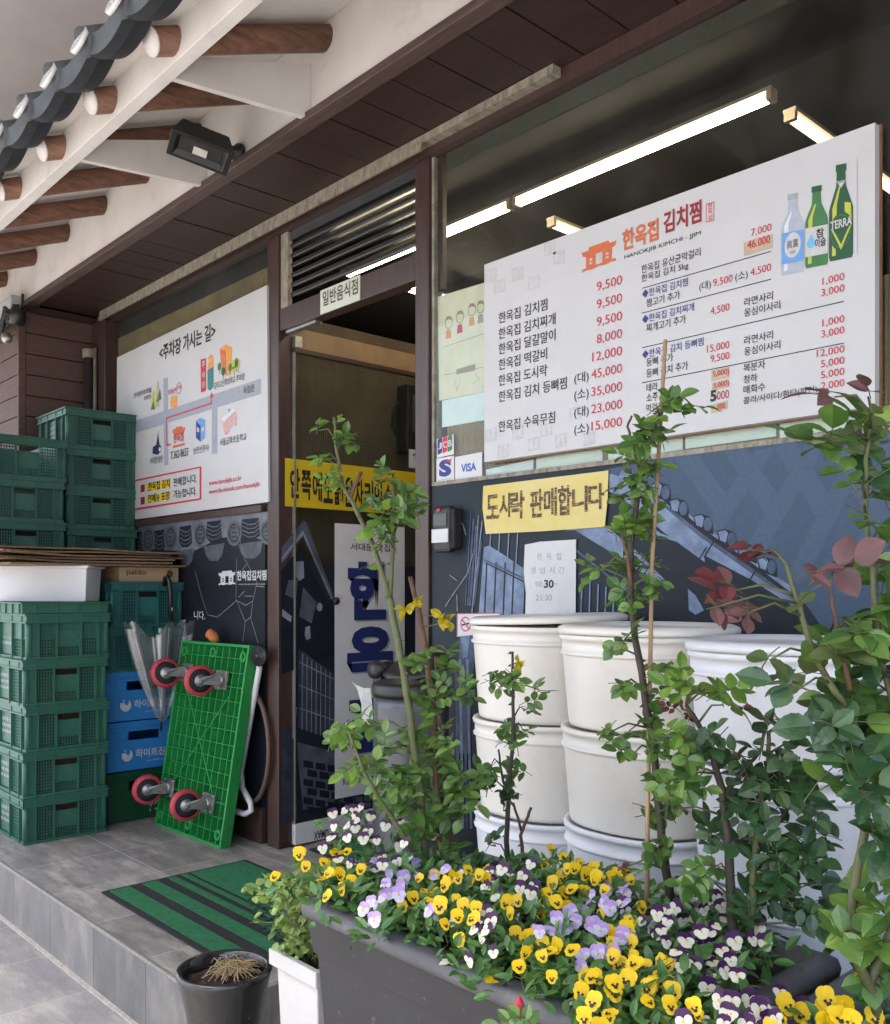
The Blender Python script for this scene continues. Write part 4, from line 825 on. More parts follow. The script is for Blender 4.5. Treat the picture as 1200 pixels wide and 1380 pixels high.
def crate(name, label, group, loc, Lx, Ly, Hh, m, dirt_fill=None, yaw=0, text=True):
    t = thing(name, label, 'crate', loc, group); t.rotation_euler.z = 0
    mb = MB(); o = V(loc)
    crate_side(mb, o + V((Lx, 0, 0)), (0, 1, 0), (1, 0, 0), Ly, Hh)
    crate_side(mb, o, (1, 0, 0), (0, -1, 0), Lx, Hh, plate=True)
    mb.box(o + V((.012, Ly - .016, .004)), o + V((Lx - .012, Ly - .010, Hh - .002))); mb.box(o + V((.010, .012, .004)), o + V((.016, Ly - .017, Hh - .002)))
    mb.box(o + V((.014, .014, .003)), o + V((Lx - .014, Ly - .018, .009)))
    for cx_, cy_ in ((Lx - .013, .013), (.013, .013), (Lx - .013, Ly - .013)): mb.tube([o + V((cx_, cy_, .002)), o + V((cx_, cy_, Hh - .006))], .0115, 10)
    part('shell', mb, m, t)
    if text:
        tx_ = MB(); c = .05; w3 = Lx - 2 * c
        for k in range(3): put_text(tx_, ('식자재 김치', '서울 서대문구', '02-362-8653')[k], o + V((c + w3 * .33, .0100, Hh - .085 - k * .024)), (1, 0, 0), (0, 0, 1), w3 * .34, .018 - .003 * k, 0, .02)
        part('lettering', tx_, I['wash'], t)
    if dirt_fill: part('contents', MB().box(o + V((.03, .03, .012)), o + V((Lx - .055, Ly - .03, Hh * .8))), dirt_fill, t)  # brown goods in the front stack; elsewhere a dark block shading the holes
    return t
ORD = ['lowest', 'second from the bottom', 'third from the bottom', 'fourth from the bottom', 'fifth from the bottom', 'sixth from the bottom', 'seventh from the bottom', 'eighth from the bottom', 'ninth from the bottom', 'tenth from the bottom']
RUST = mat('reddish brown goods', (.075, .032, .018), .8, .6, 45)
HOLESHADE = mat('dim crate contents', (.012, .014, .012), .9, .5, 40)  # near-black block added inside crates so their holes look shaded
g_ = 'green crates in the front stack'
first = crate('crate', 'lowest green crate of the front left stack standing on the tiles', g_, (-4.455, 1.300, .2055), .49, .352, .1895, GREEN, RUST)
for k in range(1, 6):
    c = copy_tree(first); c.rotation_euler.z = R(rnd.uniform(-1.2, 1.2)) if k < 5 else 0; c.location = (-4.455 + rnd.uniform(-.004, .004), 1.300 + rnd.uniform(-.004, .004), .2055 + .190 * k)
    c['label'] = ('green crate %s in the front left stack' % ORD[k]) if k < 5 else 'topmost green crate of the front left stack under the white tub'
# the topmost crate of that stack sits nested: only its rim stands out
for o in [c] + list(c.children): pass
c.location.z = .2055 + .190 * 4 + .046; c.location.x += .002
for ch in list(c.children):
    if not ch.name.startswith('shell'): bpy.data.objects.remove(ch)
nest = MB(); o = V((-4.455, 1.3, 0)); nest.box((0, 0, 0), (.001, .001, .001))
sh_ = c.children[0]
m_ = MB(); b0 = V((-4.455 + .014, 1.314, c.location.z))
for a_, b_ in (((-.016, -.018, .146), (.476, -.012, .186)), ((.472, -.018, .146), (.478, .342, .186)), ((-.016, .338, .146), (.478, .344, .186)), ((-.018, -.012, .146), (-.012, .338, .186)),
               ((-.026, -.028, .1865), (.488, -.008, .192)), ((.468, -.0075, .1865), (.488, .334, .192)), ((-.026, .3345, .1865), (.488, .354, .192)), ((-.026, -.0075, .1865), (-.006, .334, .192)), ((.0, .0, .04), (.462, .326, .045))): m_.box(b0 + V(a_), b0 + V(b_))
for k in range(4): m_.box(b0 + V((.478, .03 + k * .09, .147)), b0 + V((.484, .034 + k * .09, .186)))
for k in range(6): m_.box(b0 + V((.02 + k * .085, -.024, .147)), b0 + V((.024 + k * .085, -.018, .186)))
for a_, b_ in (((.002, .002, .045), (.460, .006, .146)), ((.456, .0065, .045), (.460, .32, .146)), ((.002, .3205, .045), (.460, .3245, .146)), ((.002, .0065, .045), (.006, .32, .146))): m_.box(b0 + V(a_), b0 + V(b_))
sh_.data = m_.mesh('rim_crate', GREEN, c.location)
# stack behind it
g_ = 'green crates in the left rear stack'
f3 = crate('crate', 'lowest green crate of the left rear stack hidden behind the front stack', g_, (-4.955, 1.300, .2055), .49, .36, .1945, GREEN2, HOLESHADE, text=False)
for k in range(1, 9):
    c = copy_tree(f3); c.rotation_euler.z = R(rnd.uniform(-1.5, 1.0)); c.location = (-4.955 + rnd.uniform(-.006, .006), 1.300 + rnd.uniform(-.005, .005), .2055 + .1955 * k); c['label'] = 'green crate %s in the left rear stack' % ORD[k]
    if k == 8:
        c['label'] = 'topmost pale green crate of the left rear stack'; bpy.data.objects.remove([h for h in c.children if h.name.startswith('contents')][0])
    if k == 7: c.children[0].data = c.children[0].data.copy(); c.children[0].data.materials[0] = SLATE; c['label'] = 'slate green crate just under the topmost of the left rear stack'
g_ = 'crates in the tall stack by the parking sign'
f4 = crate('crate', 'lowest green crate of the tall stack beside the parking sign', g_, (-4.925, 1.682, .2055), .398, .352, .1925, GREEN2, HOLESHADE)
for k in range(1, 10):
    c = copy_tree(f4); c.rotation_euler.z = R(rnd.uniform(-1.2, 1.2)); c.location = (-4.925 + rnd.uniform(-.004, .004), 1.682 + rnd.uniform(-.004, .004), .2055 + .1935 * k); c['label'] = 'green crate %s in the tall stack beside the parking sign' % ORD[k]
    if k == 9: c['label'] = 'topmost green crate with a white label beside the parking sign'
    if k == 6: c.children[0].data = c.children[0].data.copy(); c.children[0].data.materials[0] = DARKC; c['label'] = 'black crate under three green ones beside the parking sign'
# middle stack: green bottle crate, two blue ones, two teal ones
def bottle_crate(label, loc, Lx, Ly, Hh, m, lines, tcol):
    t = thing('crate', label, 'crate', loc, 'crates of the middle stack'); o = V(loc); mb = MB(); z = V((0, 0, 1))
    t_ = .006; h0, h1 = Hh - .085, Hh - .045; y0, y1 = Ly * .30, Ly * .72
    X = Lx
    mb.box(o + V((X - t_, .008, .004)), o + V((X, Ly - .008, h0))); mb.box(o + V((X - t_, .008, h1)), o + V((X, Ly - .008, Hh - .03)))
    mb.box(o + V((X - t_, .008, h0 + .0002)), o + V((X, y0, h1 - .0002))); mb.box(o + V((X - t_, y1, h0 + .0002)), o + V((X, Ly - .008, h1 - .0002)))
    mb.box(o + V((X - t_, 0.002, Hh - .0298)), o + V((X + .006, Ly - .002, Hh - .022))); mb.box(o + V((X - t_, .002, Hh - .0218)), o + V((X + .002, Ly - .002, Hh - .006))); mb.box(o + V((X - .012, 0, Hh - .0058)), o + V((X + .006, Ly, Hh)))
    for k in range(5): mb.box(o + V((X + .0005, .02 + k * (Ly - .05) / 4, Hh - .0215)), o + V((X + .005, .024 + k * (Ly - .05) / 4, Hh - .0062)))
    mb.box(o + V((X + .0002, .055, .005)), o + V((X + .0035, .059, Hh - .031))); mb.box(o + V((X + .0002, Ly - .059, .005)), o + V((X + .0035, Ly - .055, Hh - .031)))
    mb.box(o + V((.006, 0.002, .004)), o + V((X - t_ - .0005, .008, Hh - .001))); mb.box(o + V((.004, -.004, Hh - .0302)), o + V((X - .013, .0018, Hh - .002)))
    for k in range(6): mb.box(o + V((.03 + k * .06, -.002, .006)), o + V((.034 + k * .06, .0018, Hh - .031)))
    mb.box(o + V((.0, .002, .004)), o + V((.0055, Ly - .009, Hh - .001))); mb.box(o + V((0, Ly - .0085, .004)), o + V((X - .007, Ly - .002, Hh - .001)))
    mb.box(o + V((.008, .010, .004)), o + V((X - .008, Ly - .012, .012)))
    part('shell', mb, m, t, bevel=.0015)
    f = MB()
    for s, ya, za, wd, ht in lines: put_text(f, s, o + V((X + .0042, ya, za)), (0, 1, 0), (0, 0, 1), wd, ht, 0, .02)
    if tcol == 'white':
        cz = .075; c0 = o + V((X + .0042, .098, cz))
        f.disc(c0, (0, 1, 0), (0, 0, 1), .026, .028, 20, 0); f2 = MB(); f2.disc(c0 + V((.0008, .004, .018)), (0, 1, 0), (0, 0, 1), .011, .018, 14, 0); f2.poly([c0 + V((.0008, -.03, .012)), c0 + V((.0008, -.006, .012)), c0 + V((.0008, -.022, .034))])
        part('logo_gap', f2, m, t)
    part('lettering', f, I[tcol], t); return t
ZB = .2055
bottle_crate('dark green bottle crate on the tiles at the foot of the middle stack', (-4.48, 1.690, ZB), .41, .35, .224, mat('crate deep green', (.006, .060, .026), .45, .2, 7, spots=((.04, .09, .06), 18, .6, .8, .4)), [('두꺼비', .19, .05, .10, .035), ('1 924', .20, .03, .08, .012)], 'wash')
L = [('하이트진로', .138, .058, .18, .040), ('www.hitejinro.com', .19, .036, .11, .008)]
bottle_crate('lower bright blue crate with white lettering above the green bottle crate', (-4.485, 1.687, ZB + .2245), .412, .352, .226, BLUEC, L, 'white')
bottle_crate('upper bright blue crate with white lettering under the teal crates', (-4.49, 1.682, ZB + .451), .412, .352, .227, BLUEC, L, 'white')
tc1 = crate('crate', 'lower teal crate resting on the upper blue crate', 'teal crates of the middle stack', (-4.50, 1.690, ZB + .6785), .43, .35, .203, TEAL, DARKC, text=False)  # black inner block added to darken the holes
tc2 = copy_tree(tc1); tc2.location = (-4.48, 1.700, ZB + .882); tc2['label'] = 'upper teal crate under the cardboard box'

# ------------------------------------------------------------------ tub, box and flattened cardboard on top
zt = .2055 + .190 * 4 + .046 + .193
tub = thing('tub', 'shallow white plastic tub on the front left crates', 'tub', (-4.2, 1.42, zt))
ang = math.atan2(.36, .37); M_ = Matrix.Rotation(ang, 4, 'Z'); M_.translation = V((-4.215, 1.435, zt))
def box_tub(w_, d_, h_, th=.004, out=.85):
    mb = MB(); mb.frustum(0, h_, (w_ * .97, d_ * .93), (w_, d_), cap=(True, False)); mb.frustum(.004, h_, (w_ * .97 - th, d_ * .93 - th), (w_ - th, d_ - th), cap=(True, False))
    for a, b in (((-w_ - .012, -d_ - .012), (w_ + .012, -d_ + .004)), ((-w_ - .012, d_ - .004), (w_ + .012, d_ + .012)), ((-w_ - .012, -d_ + .0042), (-w_ + .004, d_ - .0042)), ((w_ - .004, -d_ + .0042), (w_ + .012, d_ - .0042))): mb.box((*a, h_ - .012), (*b, h_))
    return mb
mb = box_tub(.262, .075, 1.360 - zt); mb.v = [M_ @ a for a in mb.v]
part('body', mb, mat('white tub plastic', (.56, .56, .59), .35, .06, 5), tub, bevel=.003)
bx = thing('cardboard_box', 'tan cardboard box on the upper teal crate under the flattened sheets', 'box', (-4.26, 1.88, 1.291))
part('carton', MB().box((-4.455, 1.752, 1.2915), (-4.078, 2.040, 1.3595)), mat('tan box', (.40, .275, .165), .8, .12, 8, stretch=(1, 1, 6), bump=.1), bx, bevel=.002)
tx_ = MB(); put_text(tx_, 'paldo', (-4.0772, 1.785, 1.318), (0, 1, 0), (0, 0, 1), .095, .030, 0, .02); put_text(tx_, 'company', (-4.0772, 1.81, 1.309), (0, 1, 0), (0, 0, 1), .05, .004, 0, .0)
tx_.disc((-4.0772, 1.995, 1.330), (0, 1, 0), (0, 0, 1), .016, .018, 16); part('lettering', tx_, I['brown'], bx)
z = 1.3615; desc = ['lowest', 'second lowest', 'middle', 'second highest', 'folded upper', 'topmost']
for k in range(6):
    mb = MB(); a = R(rnd.uniform(-5, 5)); cx_, cy_ = -4.215 + rnd.uniform(-.012, .012), 1.615 + rnd.uniform(-.04, .03); hx, hy = .225 - .006 * k, rnd.uniform(.37, .41); tck = .0075
    nx, ny = 6, 12; top = []; 
    def zz(i, j): return z + .010 * sin(j * .55 + k) * (k / 5) ** 2 * .5 + .012 * max(0, (4 - j) / 4) * (1 if k % 2 else .4) * (k > 0)
    P = [[V((cx_ + cos(a) * (-hx + 2 * hx * i / nx) - sin(a) * (-hy + 2 * hy * j / ny), cy_ + sin(a) * (-hx + 2 * hx * i / nx) + cos(a) * (-hy + 2 * hy * j / ny), zz(i, j))) for j in range(ny + 1)] for i in range(nx + 1)]
    up = V((0, 0, tck))
    for i in range(nx):
        for j in range(ny):
            q_ = [P[i][j], P[i + 1][j], P[i + 1][j + 1], P[i][j + 1]]; mb.add([p + up for p in q_], [(0, 1, 2, 3)], 0, True); mb.add(q_, [(3, 2, 1, 0)], 0, True)
    for j in range(ny):
        mb.add([P[nx][j], P[nx][j + 1], P[nx][j + 1] + up, P[nx][j] + up], [(0, 1, 2, 3)], 1); mb.add([P[0][j], P[0][j + 1], P[0][j + 1] + up, P[0][j] + up], [(3, 2, 1, 0)], 1)
    for i in range(nx):
        mb.add([P[i][0], P[i + 1][0], P[i + 1][0] + up, P[i][0] + up], [(0, 1, 2, 3)], 1); mb.add([P[i][ny], P[i + 1][ny], P[i + 1][ny] + up, P[i][ny] + up], [(3, 2, 1, 0)], 1)
    solo('cardboard_sheet', mb, [CARD, CARDEDGE], '%s of the flattened cardboard sheets lying on the white tub and box' % desc[k], 'cardboard', 'flattened cardboard sheets')
    z += tck + .0045 + .002 * (k % 2)

# ================================================================== PLATFORM TROLLEY
TG = mat('trolley green', (.016, .235, .052), .4, .12, 9, spots=((.10, .24, .10), 16, .54, .76, .6), bump=.04)
BL, BR_, TLp, TRp = V((-3.93, 1.850, .2065)), V((-3.375, 1.868, .2065)), V((-3.868, 1.948, 1.030)), V((-3.298, 1.955, 1.022))
U = (BR_ - BL).normalized(); Wp = (BR_ - BL).length; Vv = (TLp - BL); Vv = (Vv - U * Vv.dot(U)).normalized(); Nn = U.cross(Vv).normalized(); Hp = (TLp - BL).dot(Vv)
if Nn.y > 0: Nn = -Nn
SK = (TLp - BL).dot(U) / Hp           # leans a little sideways
def tp(a, b, c=0): return BL + U * (a * Wp + b * Hp * SK) + Vv * (b * Hp) + Nn * c
Vs = (Vv + U * SK)
tro = thing('platform_trolley', 'green plastic platform trolley leaning on its end against the shop front', 'trolley', (BL + BR_) / 2)
mb = MB(); dpt = .0335
mb.obox(tp(0, 0, -.034), U * Wp, Vs * Hp, Nn * -.014)
bw = .012
mb.obox(tp(0, 0, -.0338), U * bw, Vs * Hp, Nn * dpt); mb.obox(tp(1, 0, -.0338) - U * bw, U * bw, Vs * Hp, Nn * dpt)
mb.obox(tp(0, 0, -.0338) + U * bw, U * (Wp - 2 * bw), Vs * bw, Nn * dpt); mb.obox(tp(0, 1, -.0338) + U * bw - Vs * bw, U * (Wp - 2 * bw), Vs * bw, Nn * dpt)
for k in range(1, 11): mb.obox(tp(k / 11, 0, -.0338) - U * .002 + Vs * bw, U * .004, Vs * (Hp - 2 * bw), Nn * (dpt - .004))
for k in range(1, 14): mb.obox(tp(0, k / 14, -.0338) - Vs * .002 + U * bw, U * (Wp - 2 * bw), Vs * .004, Nn * (dpt - .002))
for a0, b0, a1, b1 in ((.2, .74, .82, .22), (.82, .74, .2, .26)):
    p0, p1 = tp(a0, b0, -.0335), tp(a1, b1, -.0335); d = p1 - p0; e = d.cross(Nn).normalized() * .0045; mb.obox(p0 - e / 2, d, e, Nn * (dpt - .001))
for a_, b_ in ((.07, .06), (.93, .06), (.07, .94), (.93, .94), (.5, .95), (.5, .06)):
    c = tp(a_, b_, -.0338); mb.lathe([(.022, 0), (.022, dpt), (.014, dpt), (.014, 0)], 16, c, axis=Nn, caps=False)
part('platform', mb, TG, tro, bevel=.0015)
RED = mat('red tyre', (.42, .035, .055), .5, .2, 20)
HUBM = mat('hub steel', (.36, .36, .36), .35, .3, 20, metal=.6)
first = None
for a_, b_, sw in ((.17, .83, .10), (.70, .815, .0), (.15, .215, -.05), (.76, .20, .03)):
    base = tp(a_, b_, 0)
    wl_ = MB(); ax = (U + Nn * .22 + V((0, 0, sw))).normalized(); cN = base + Nn * .095 - Vs * .0 + V((-.02, 0, -.008))
    cst = MB(); cst.obox(base - U * .045 - Vs * .04 + Nn * .0, U * .09, Vs * .08, Nn * .004); cst.lathe([(.026, .004), (.026, .018), (.018, .022), (0, .022)], 14, base, axis=Nn)
    for k_ in (-1, 1):
        s_ = ax * (.021 * k_); cst.prism([base + Nn * .02 + s_ + V((0, 0, -.022)), base + Nn * .02 + s_ + V((0, 0, .026)), cN + s_ + V((0, 0, .014)), cN + s_ + Nn * .014, cN + s_ + V((0, 0, -.014))], ax * .003)
    for e_, g__ in ((-.036, -.032), (.036, -.032), (-.036, .032), (.036, .032)): cst.lathe([(.006, .004), (.006, .010), (0, .010)], 6, base + U * e_ + Vs * g__, axis=Nn)
    co = part('caster', cst, STEEL, tro)
    w_ = MB(); w_.lathe([(.049, -.017), (.060, -.016), (.064, -.010), (.065, 0), (.064, .010), (.060, .016), (.049, .017)], 36, cN, axis=ax, caps=False)
    part('tyre', w_, RED, co)
    w_ = MB(); w_.lathe([(.026, -.013), (.0488, -.0145), (.0488, .0145), (.026, .013)], 28, cN, axis=ax, caps=False); part('wheel', w_, RUBBER, co)
    w_ = MB(); w_.lathe([(0, -.021), (.010, -.021), (.012, -.016), (.0255, -.015), (.0255, .015), (.012, .016), (.010, .026), (0, .027)], 18, cN, axis=ax); part('hub', w_, HUBM, co)
hpts = [at(350, 878, y=2.0), at(350, 900, y=2.0), at(325, 1040, y=2.0), at(327, 1062, y=1.995), at(338, 1082, y=1.99), at(339, 1092, y=1.985), at(331, 1097, y=1.98), at(304, 1089, y=1.965), at(270, 1080, y=1.96)]
hd = part('handle', MB().tube(hpts, .0125, 12), mat('chipped white pipe', (.60, .60, .60), .4, .1, 20, spots=((.03, .028, .025), 34, .66, .70, 1)), tro)
part('rung', MB().tube([at(333, 945, y=2.0), at(318, 943, y=1.985)], .008, 8), MATS['chipped white pipe'], tro); part('rung', MB().tube([at(330, 1010, y=2.0), at(310, 1008, y=1.985)], .008, 8), MATS['chipped white pipe'], tro)
part('pivot_plate', MB().lathe([(0, -.006), (.040, -.006), (.043, 0), (.040, .006), (.012, .006), (.010, .016), (0, .016)], 20, at(349, 884, y=1.982), axis=(.35, -1, 0)), BLACK, tro)
hs_ = MB(); cy = at(336, 1005, y=2.02); hs_.tube([cy + V((.155 * cos(a * pi / 16), .0, .235 * sin(a * pi / 16))) for a in range(33)], .011, 8, cap=False)
solo('hose', hs_, mat('brown hose', (.10, .055, .04), .55, .2, 30), 'loop of brown hose hanging behind the green trolley', 'hose')
rg = MB(); c = at(287, 861, y=1.99); rg.tube([c + V((-.05, .0, .012)), c + V((-.02, .0, .022)), c + V((.012, 0, .006)), c + V((.035, .0, -.012))], [.010, .022, .024, .012], 10)
solo('rag', rg, mat('orange rag', (.48, .15, .04), .85, .3, 25, bump=.4), 'small crumpled orange rag on the top edge of the trolley', 'rag')

# ================================================================== CLEAR UMBRELLA
um = thing('umbrella', 'folded clear plastic umbrella with a black crook handle hooked on the teal crate', 'umbrella', at(226, 960, x=-3.975))
XU = -3.985
h0 = at(226, 842, x=XU); ht = at(230, 786, x=XU)
part('shaft', MB().tube([at(217, 985, x=XU), h0, at(231, 835, x=XU)], .005, 8), BLACK, um)
cr = [at(231, 838, x=XU), at(230, 800, x=XU), at(228.5, 784, x=XU), at(225.5, 777, x=XU), at(223, 779, x=XU + -.03), at(222, 789, x=XU - .05)]
hd = part('handle', MB().tube(cr, .0105, 12), BLACK, um); part('ring', MB().tube([at(231.5, 824, x=XU), at(231.5, 818, x=XU)], .0118, 12), STEEL, hd)
CLEAR = bpy.data.materials.new('clear vinyl'); CLEAR.use_nodes = True; N = CLEAR.node_tree.nodes; N.remove(N['Principled BSDF']); L_ = CLEAR.node_tree.links
t_ = N.new('ShaderNodeBsdfTransparent'); t_.inputs[0].default_value = (.93, .94, .94, 1); gl = N.new('ShaderNodeBsdfGlossy'); gl.inputs['Roughness'].default_value = .16; df = N.new('ShaderNodeBsdfDiffuse'); df.inputs[0].default_value = (.55, .56, .56, 1)
a1_ = N.new('ShaderNodeMixShader'); a1_.inputs[0].default_value = .5; L_.new(gl.outputs[0], a1_.inputs[1]); L_.new(df.outputs[0], a1_.inputs[2])
a2_ = N.new('ShaderNodeMixShader'); a2_.inputs[0].default_value = .26; L_.new(t_.outputs[0], a2_.inputs[1]); L_.new(a1_.outputs[0], a2_.inputs[2]); L_.new(a2_.outputs[0], N['Material Output'].inputs[0])
mb = MB(); tip = at(219, 972, x=XU); topc = at(216, 852, x=XU); NP = 64; rows = 12; rl = random.Random(3)
ph = [rl.uniform(-.25, .25) for _ in range(NP)]
vs_ = []
for r_ in range(rows):
    s = r_ / (rows - 1); c = tip.lerp(topc, s)
    for k in range(NP):
        a = 2 * pi * k / NP; pl_ = .80 + .20 * cos(6 * a + .6 * sin(2 * a + 3 * s)); rr = (.012 + .165 * s ** .75) * (pl_ if s > .1 else 1)
        up_ = (.055 * max(0, cos(6 * a)) + .02 * sin(3 * a)) * s ** 3
        vs_.append(c + V((cos(a) * rr * .55, sin(a) * rr * 1.0 + .0 * s, up_)))
mb.add(vs_, [(r_ * NP + k, r_ * NP + (k + 1) % NP, (r_ + 1) * NP + (k + 1) % NP, (r_ + 1) * NP + k) for r_ in range(rows - 1) for k in range(NP)], 0, True)
part('canopy', mb, CLEAR, um)
for k in range(8):
    a = 2 * pi * k / 8; p1 = topc + V((cos(a) * .075, sin(a) * .135, .05)); part('rib', MB().tube([tip.lerp(topc, .3) + V((cos(a) * .02, sin(a) * .04, 0)), p1], .0018, 5), BLACK, um)

# ================================================================== MATS
mc = [at(140, 1207, z=.206), at(327, 1157, z=.206)]
ma = MB(); ax0, ay0, ax1, ay1 = -3.165, 1.295, -2.28, 1.862; zz_ = .2065
ma.box((ax0, ay0, zz_), (ax1, ay1, zz_ + .006))
MATG = mat('mat green', (.012, .155, .055), .95, .35, 60, spots=((.05, .20, .09), 120, .55, .7, .6), bump=.9, bscale=260)
MATK = mat('mat black', (.014, .015, .015), .95, .4, 90, spots=((.05, .05, .045), 130, .58, .7, .8), bump=.9, bscale=240)
dm = solo('doormat', ma, MATK, 'large green doormat with four black stripes on the terrace tiles', 'doormat', bevel=.002)
f = MB(); b0 = ay0 + .022
cuts = [(0, .072), (.118, .172), (.214, .242), (.268, .288), (.306, .525)]
for i, (a_, b_) in enumerate(cuts): f.box((ax0 + .02, b0 + a_, zz_ + .0062), (ax1 - .02, b0 + b_, zz_ + .0085))
part('pile', f, MATG, dm)
f = MB(); put_text(f, 'welcome', (-2.86, 1.66, zz_ + .0088), (.93, -.36, 0), (.36, .93, 0), .52, .10, 0, .02); part('lettering', f, mat('worn mat letters', (.012, .06, .03), .95, .5, 60, bump=.6, bscale=200), dm)
ms_ = MB(); ms_.box((-3.12, 2.125, .2058), (-2.45, 2.75, .2118)); im = solo('doormat', ms_, MATK, 'dark striped green doormat just inside the doorway', 'doormat')
f = MB()
for k in range(5): f.box((-3.10, 2.14 + k * .12, .212), (-2.47, 2.205 + k * .12, .214))
part('pile', f, MATG, im)

# ================================================================== BIN
TB = (-2.105, 1.80)
bn_ = thing('waste_bin', 'tall grey waste bin with a black lid beside the door post', 'bin', (TB[0], TB[1], .2055))
GB = mat('bin grey', (.085, .09, .10), .32, .15, 6, metal=.35)
part('body', MB().lathe([(.098, 0), (.102, .02), (.112, .70), (.112, .735)], 36, (*TB, .2055)), GB, bn_)
part('rim', MB().lathe([(.107, .736), (.117, .736), (.119, .75), (.118, .768), (.113, .774), (.09, .782), (0, .80)], 36, (*TB, .2055)), BLACK, bn_)
ld = MB(); ld.lathe([(.0, .006), (.112, 0), (.115, .004), (.09, .015), (0, .022)], 36, V((TB[0] - .02, TB[1] + .05, .2055 + .815)), axis=(.05, -.30, .95)); part('lid', ld, BLACK, bn_)
part('back_post', MB().obox(V((TB[0] - .150, TB[1] - .035, .2056)), (.045, 0, 0), (0, .07, 0), (0, 0, .80)), BLACK, bn_, bevel=.012)
part('hinge', MB().lathe([(0, -.04), (.026, -.038), (.03, 0), (.026, .038), (0, .04)], 14, V((TB[0] - .128, TB[1] - .01, 1.01)), axis=(0, 1, 0)), BLACK, bn_)
pb_ = MB(); c = V((TB[0] - .145, TB[1] - .07, .96)); rl = random.Random(5)
pts_ = [(-.055, 0, .012), (-.02, -.01, .005), (.02, -.012, -.002), (.045, -.006, .0), (.040, .004, -.05), (.05, .0, -.12), (.025, -.012, -.10), (.005, -.006, -.135), (-.01, .004, -.12), (.008, -.012, -.05), (-.015, -.006, -.012)]
P0 = [c + V(p) for p in pts_]
pb_.add(P0, [(0, 1, 10), (1, 2, 9, 10), (2, 3, 4, 9), (4, 5, 6, 9), (6, 7, 8, 9)]); 
po = solo('plastic_bag', pb_, mat('bag white', (.62, .62, .62), .4, .2, 30, trans=.3), 'white plastic bag scrap caught on the hinge of the bin', 'bag')
mo = po.modifiers.new('s', 'SOLIDIFY'); mo.thickness = .0015

# ================================================================== WHITE TUB STACKS BEHIND THE PLANTER
CREAM = mat('bucket cream', (.84, .80, .735), .36, .06, 4, trans=.12, spots=((.55, .46, .34), 6, .56, .8, .5))
BWHITE = mat('bucket white', (.83, .83, .86), .36, .06, 4, trans=.12, spots=((.52, .50, .46), 6, .58, .8, .45))
def bucket(label, group, x, y, z, h, r, m, lid=False, tilt=(0, 0)):
    t = thing('bucket', label, 'bucket', (x, y, z), group)
    mb = MB(); k = .90
    prof = [(r * .865, 0), (r * .88, .003), (r * .887, h * .05), (r * .952, h - .048), (r * .956, h - .046), (r * .980, h - .0445), (r * .984, h - .041), (r * .980, h - .038), (r * .962, h - .0365), (r * .964, h - .013)]
    prof += [(r * .985, h - .012), (r * .990, h - .004), (r * .98, h), (r * .94, h), (r * .93, h - .006), (r * .78, h - .012), (0, h - .012)] if not lid else [(r * .985, h - .012), (r * .99, h - .004), (r * .98, h), (r * .93, h)]
    mb.lathe(prof, 56, (x, y, z), power=2.35)
    part('body', mb, m, t)
    if lid:
        l_ = MB(); l_.lathe([(r * .96, h + .001), (r * 1.01, h + .0015), (r * 1.015, h + .010), (r * 1.0, h + .016), (r * .93, h + .022), (r * .88, h + .014), (0, h + .018)], 56, (0, 0, 0), power=2.35)
        q_ = Matrix.Rotation(tilt[0], 4, 'X') @ Matrix.Rotation(tilt[1], 4, 'Y'); l_.v = [q_ @ (a - V((0, 0, h))) + V((x, y, z + h + .006 * (1 if tilt != (0, 0) else 0))) for a in l_.v]
        part('lid', l_, m, t)
    return t
pos = ['lowest', 'second lowest', 'second highest', 'topmost', 'topmost']
for nm, bx_, by_, r_, hs, ms in (('left', -1.608, 1.852, .198, (.245, .235, .238, .240), (BWHITE, BWHITE, CREAM, CREAM)),
                         ('middle', -1.222, 1.745, .192, (.320, .215, .212, .205), (BWHITE, BWHITE, CREAM, CREAM)),
                         ('right', -.845, 1.650, .180, (.255, .265, .212, .205), (BWHITE, BWHITE, BWHITE, BWHITE))):
    z = .2055
    for k, (h_, m_) in enumerate(zip(hs, ms)):
        top = k == len(hs) - 1
        lab = {0: 'lowest', 1: 'second from the bottom', 2: 'just under the topmost', 3: 'topmost lidded'}[k]
        what = 'white' if m_ is BWHITE else 'cream'
        bucket('%s %s bucket of the %s stack behind the flower planter' % (lab, what, nm), 'buckets in the %s stack' % nm, bx_ + (rnd.uniform(-.008, .008) if k else 0), by_ + (rnd.uniform(-.006, .006) if k else 0), z, h_ - .0008, r_ * (1 - .012 * (k % 2)), m_, top, (R(.6), R(-1.8)) if top and nm == 'left' else (0, 0))
        z += h_

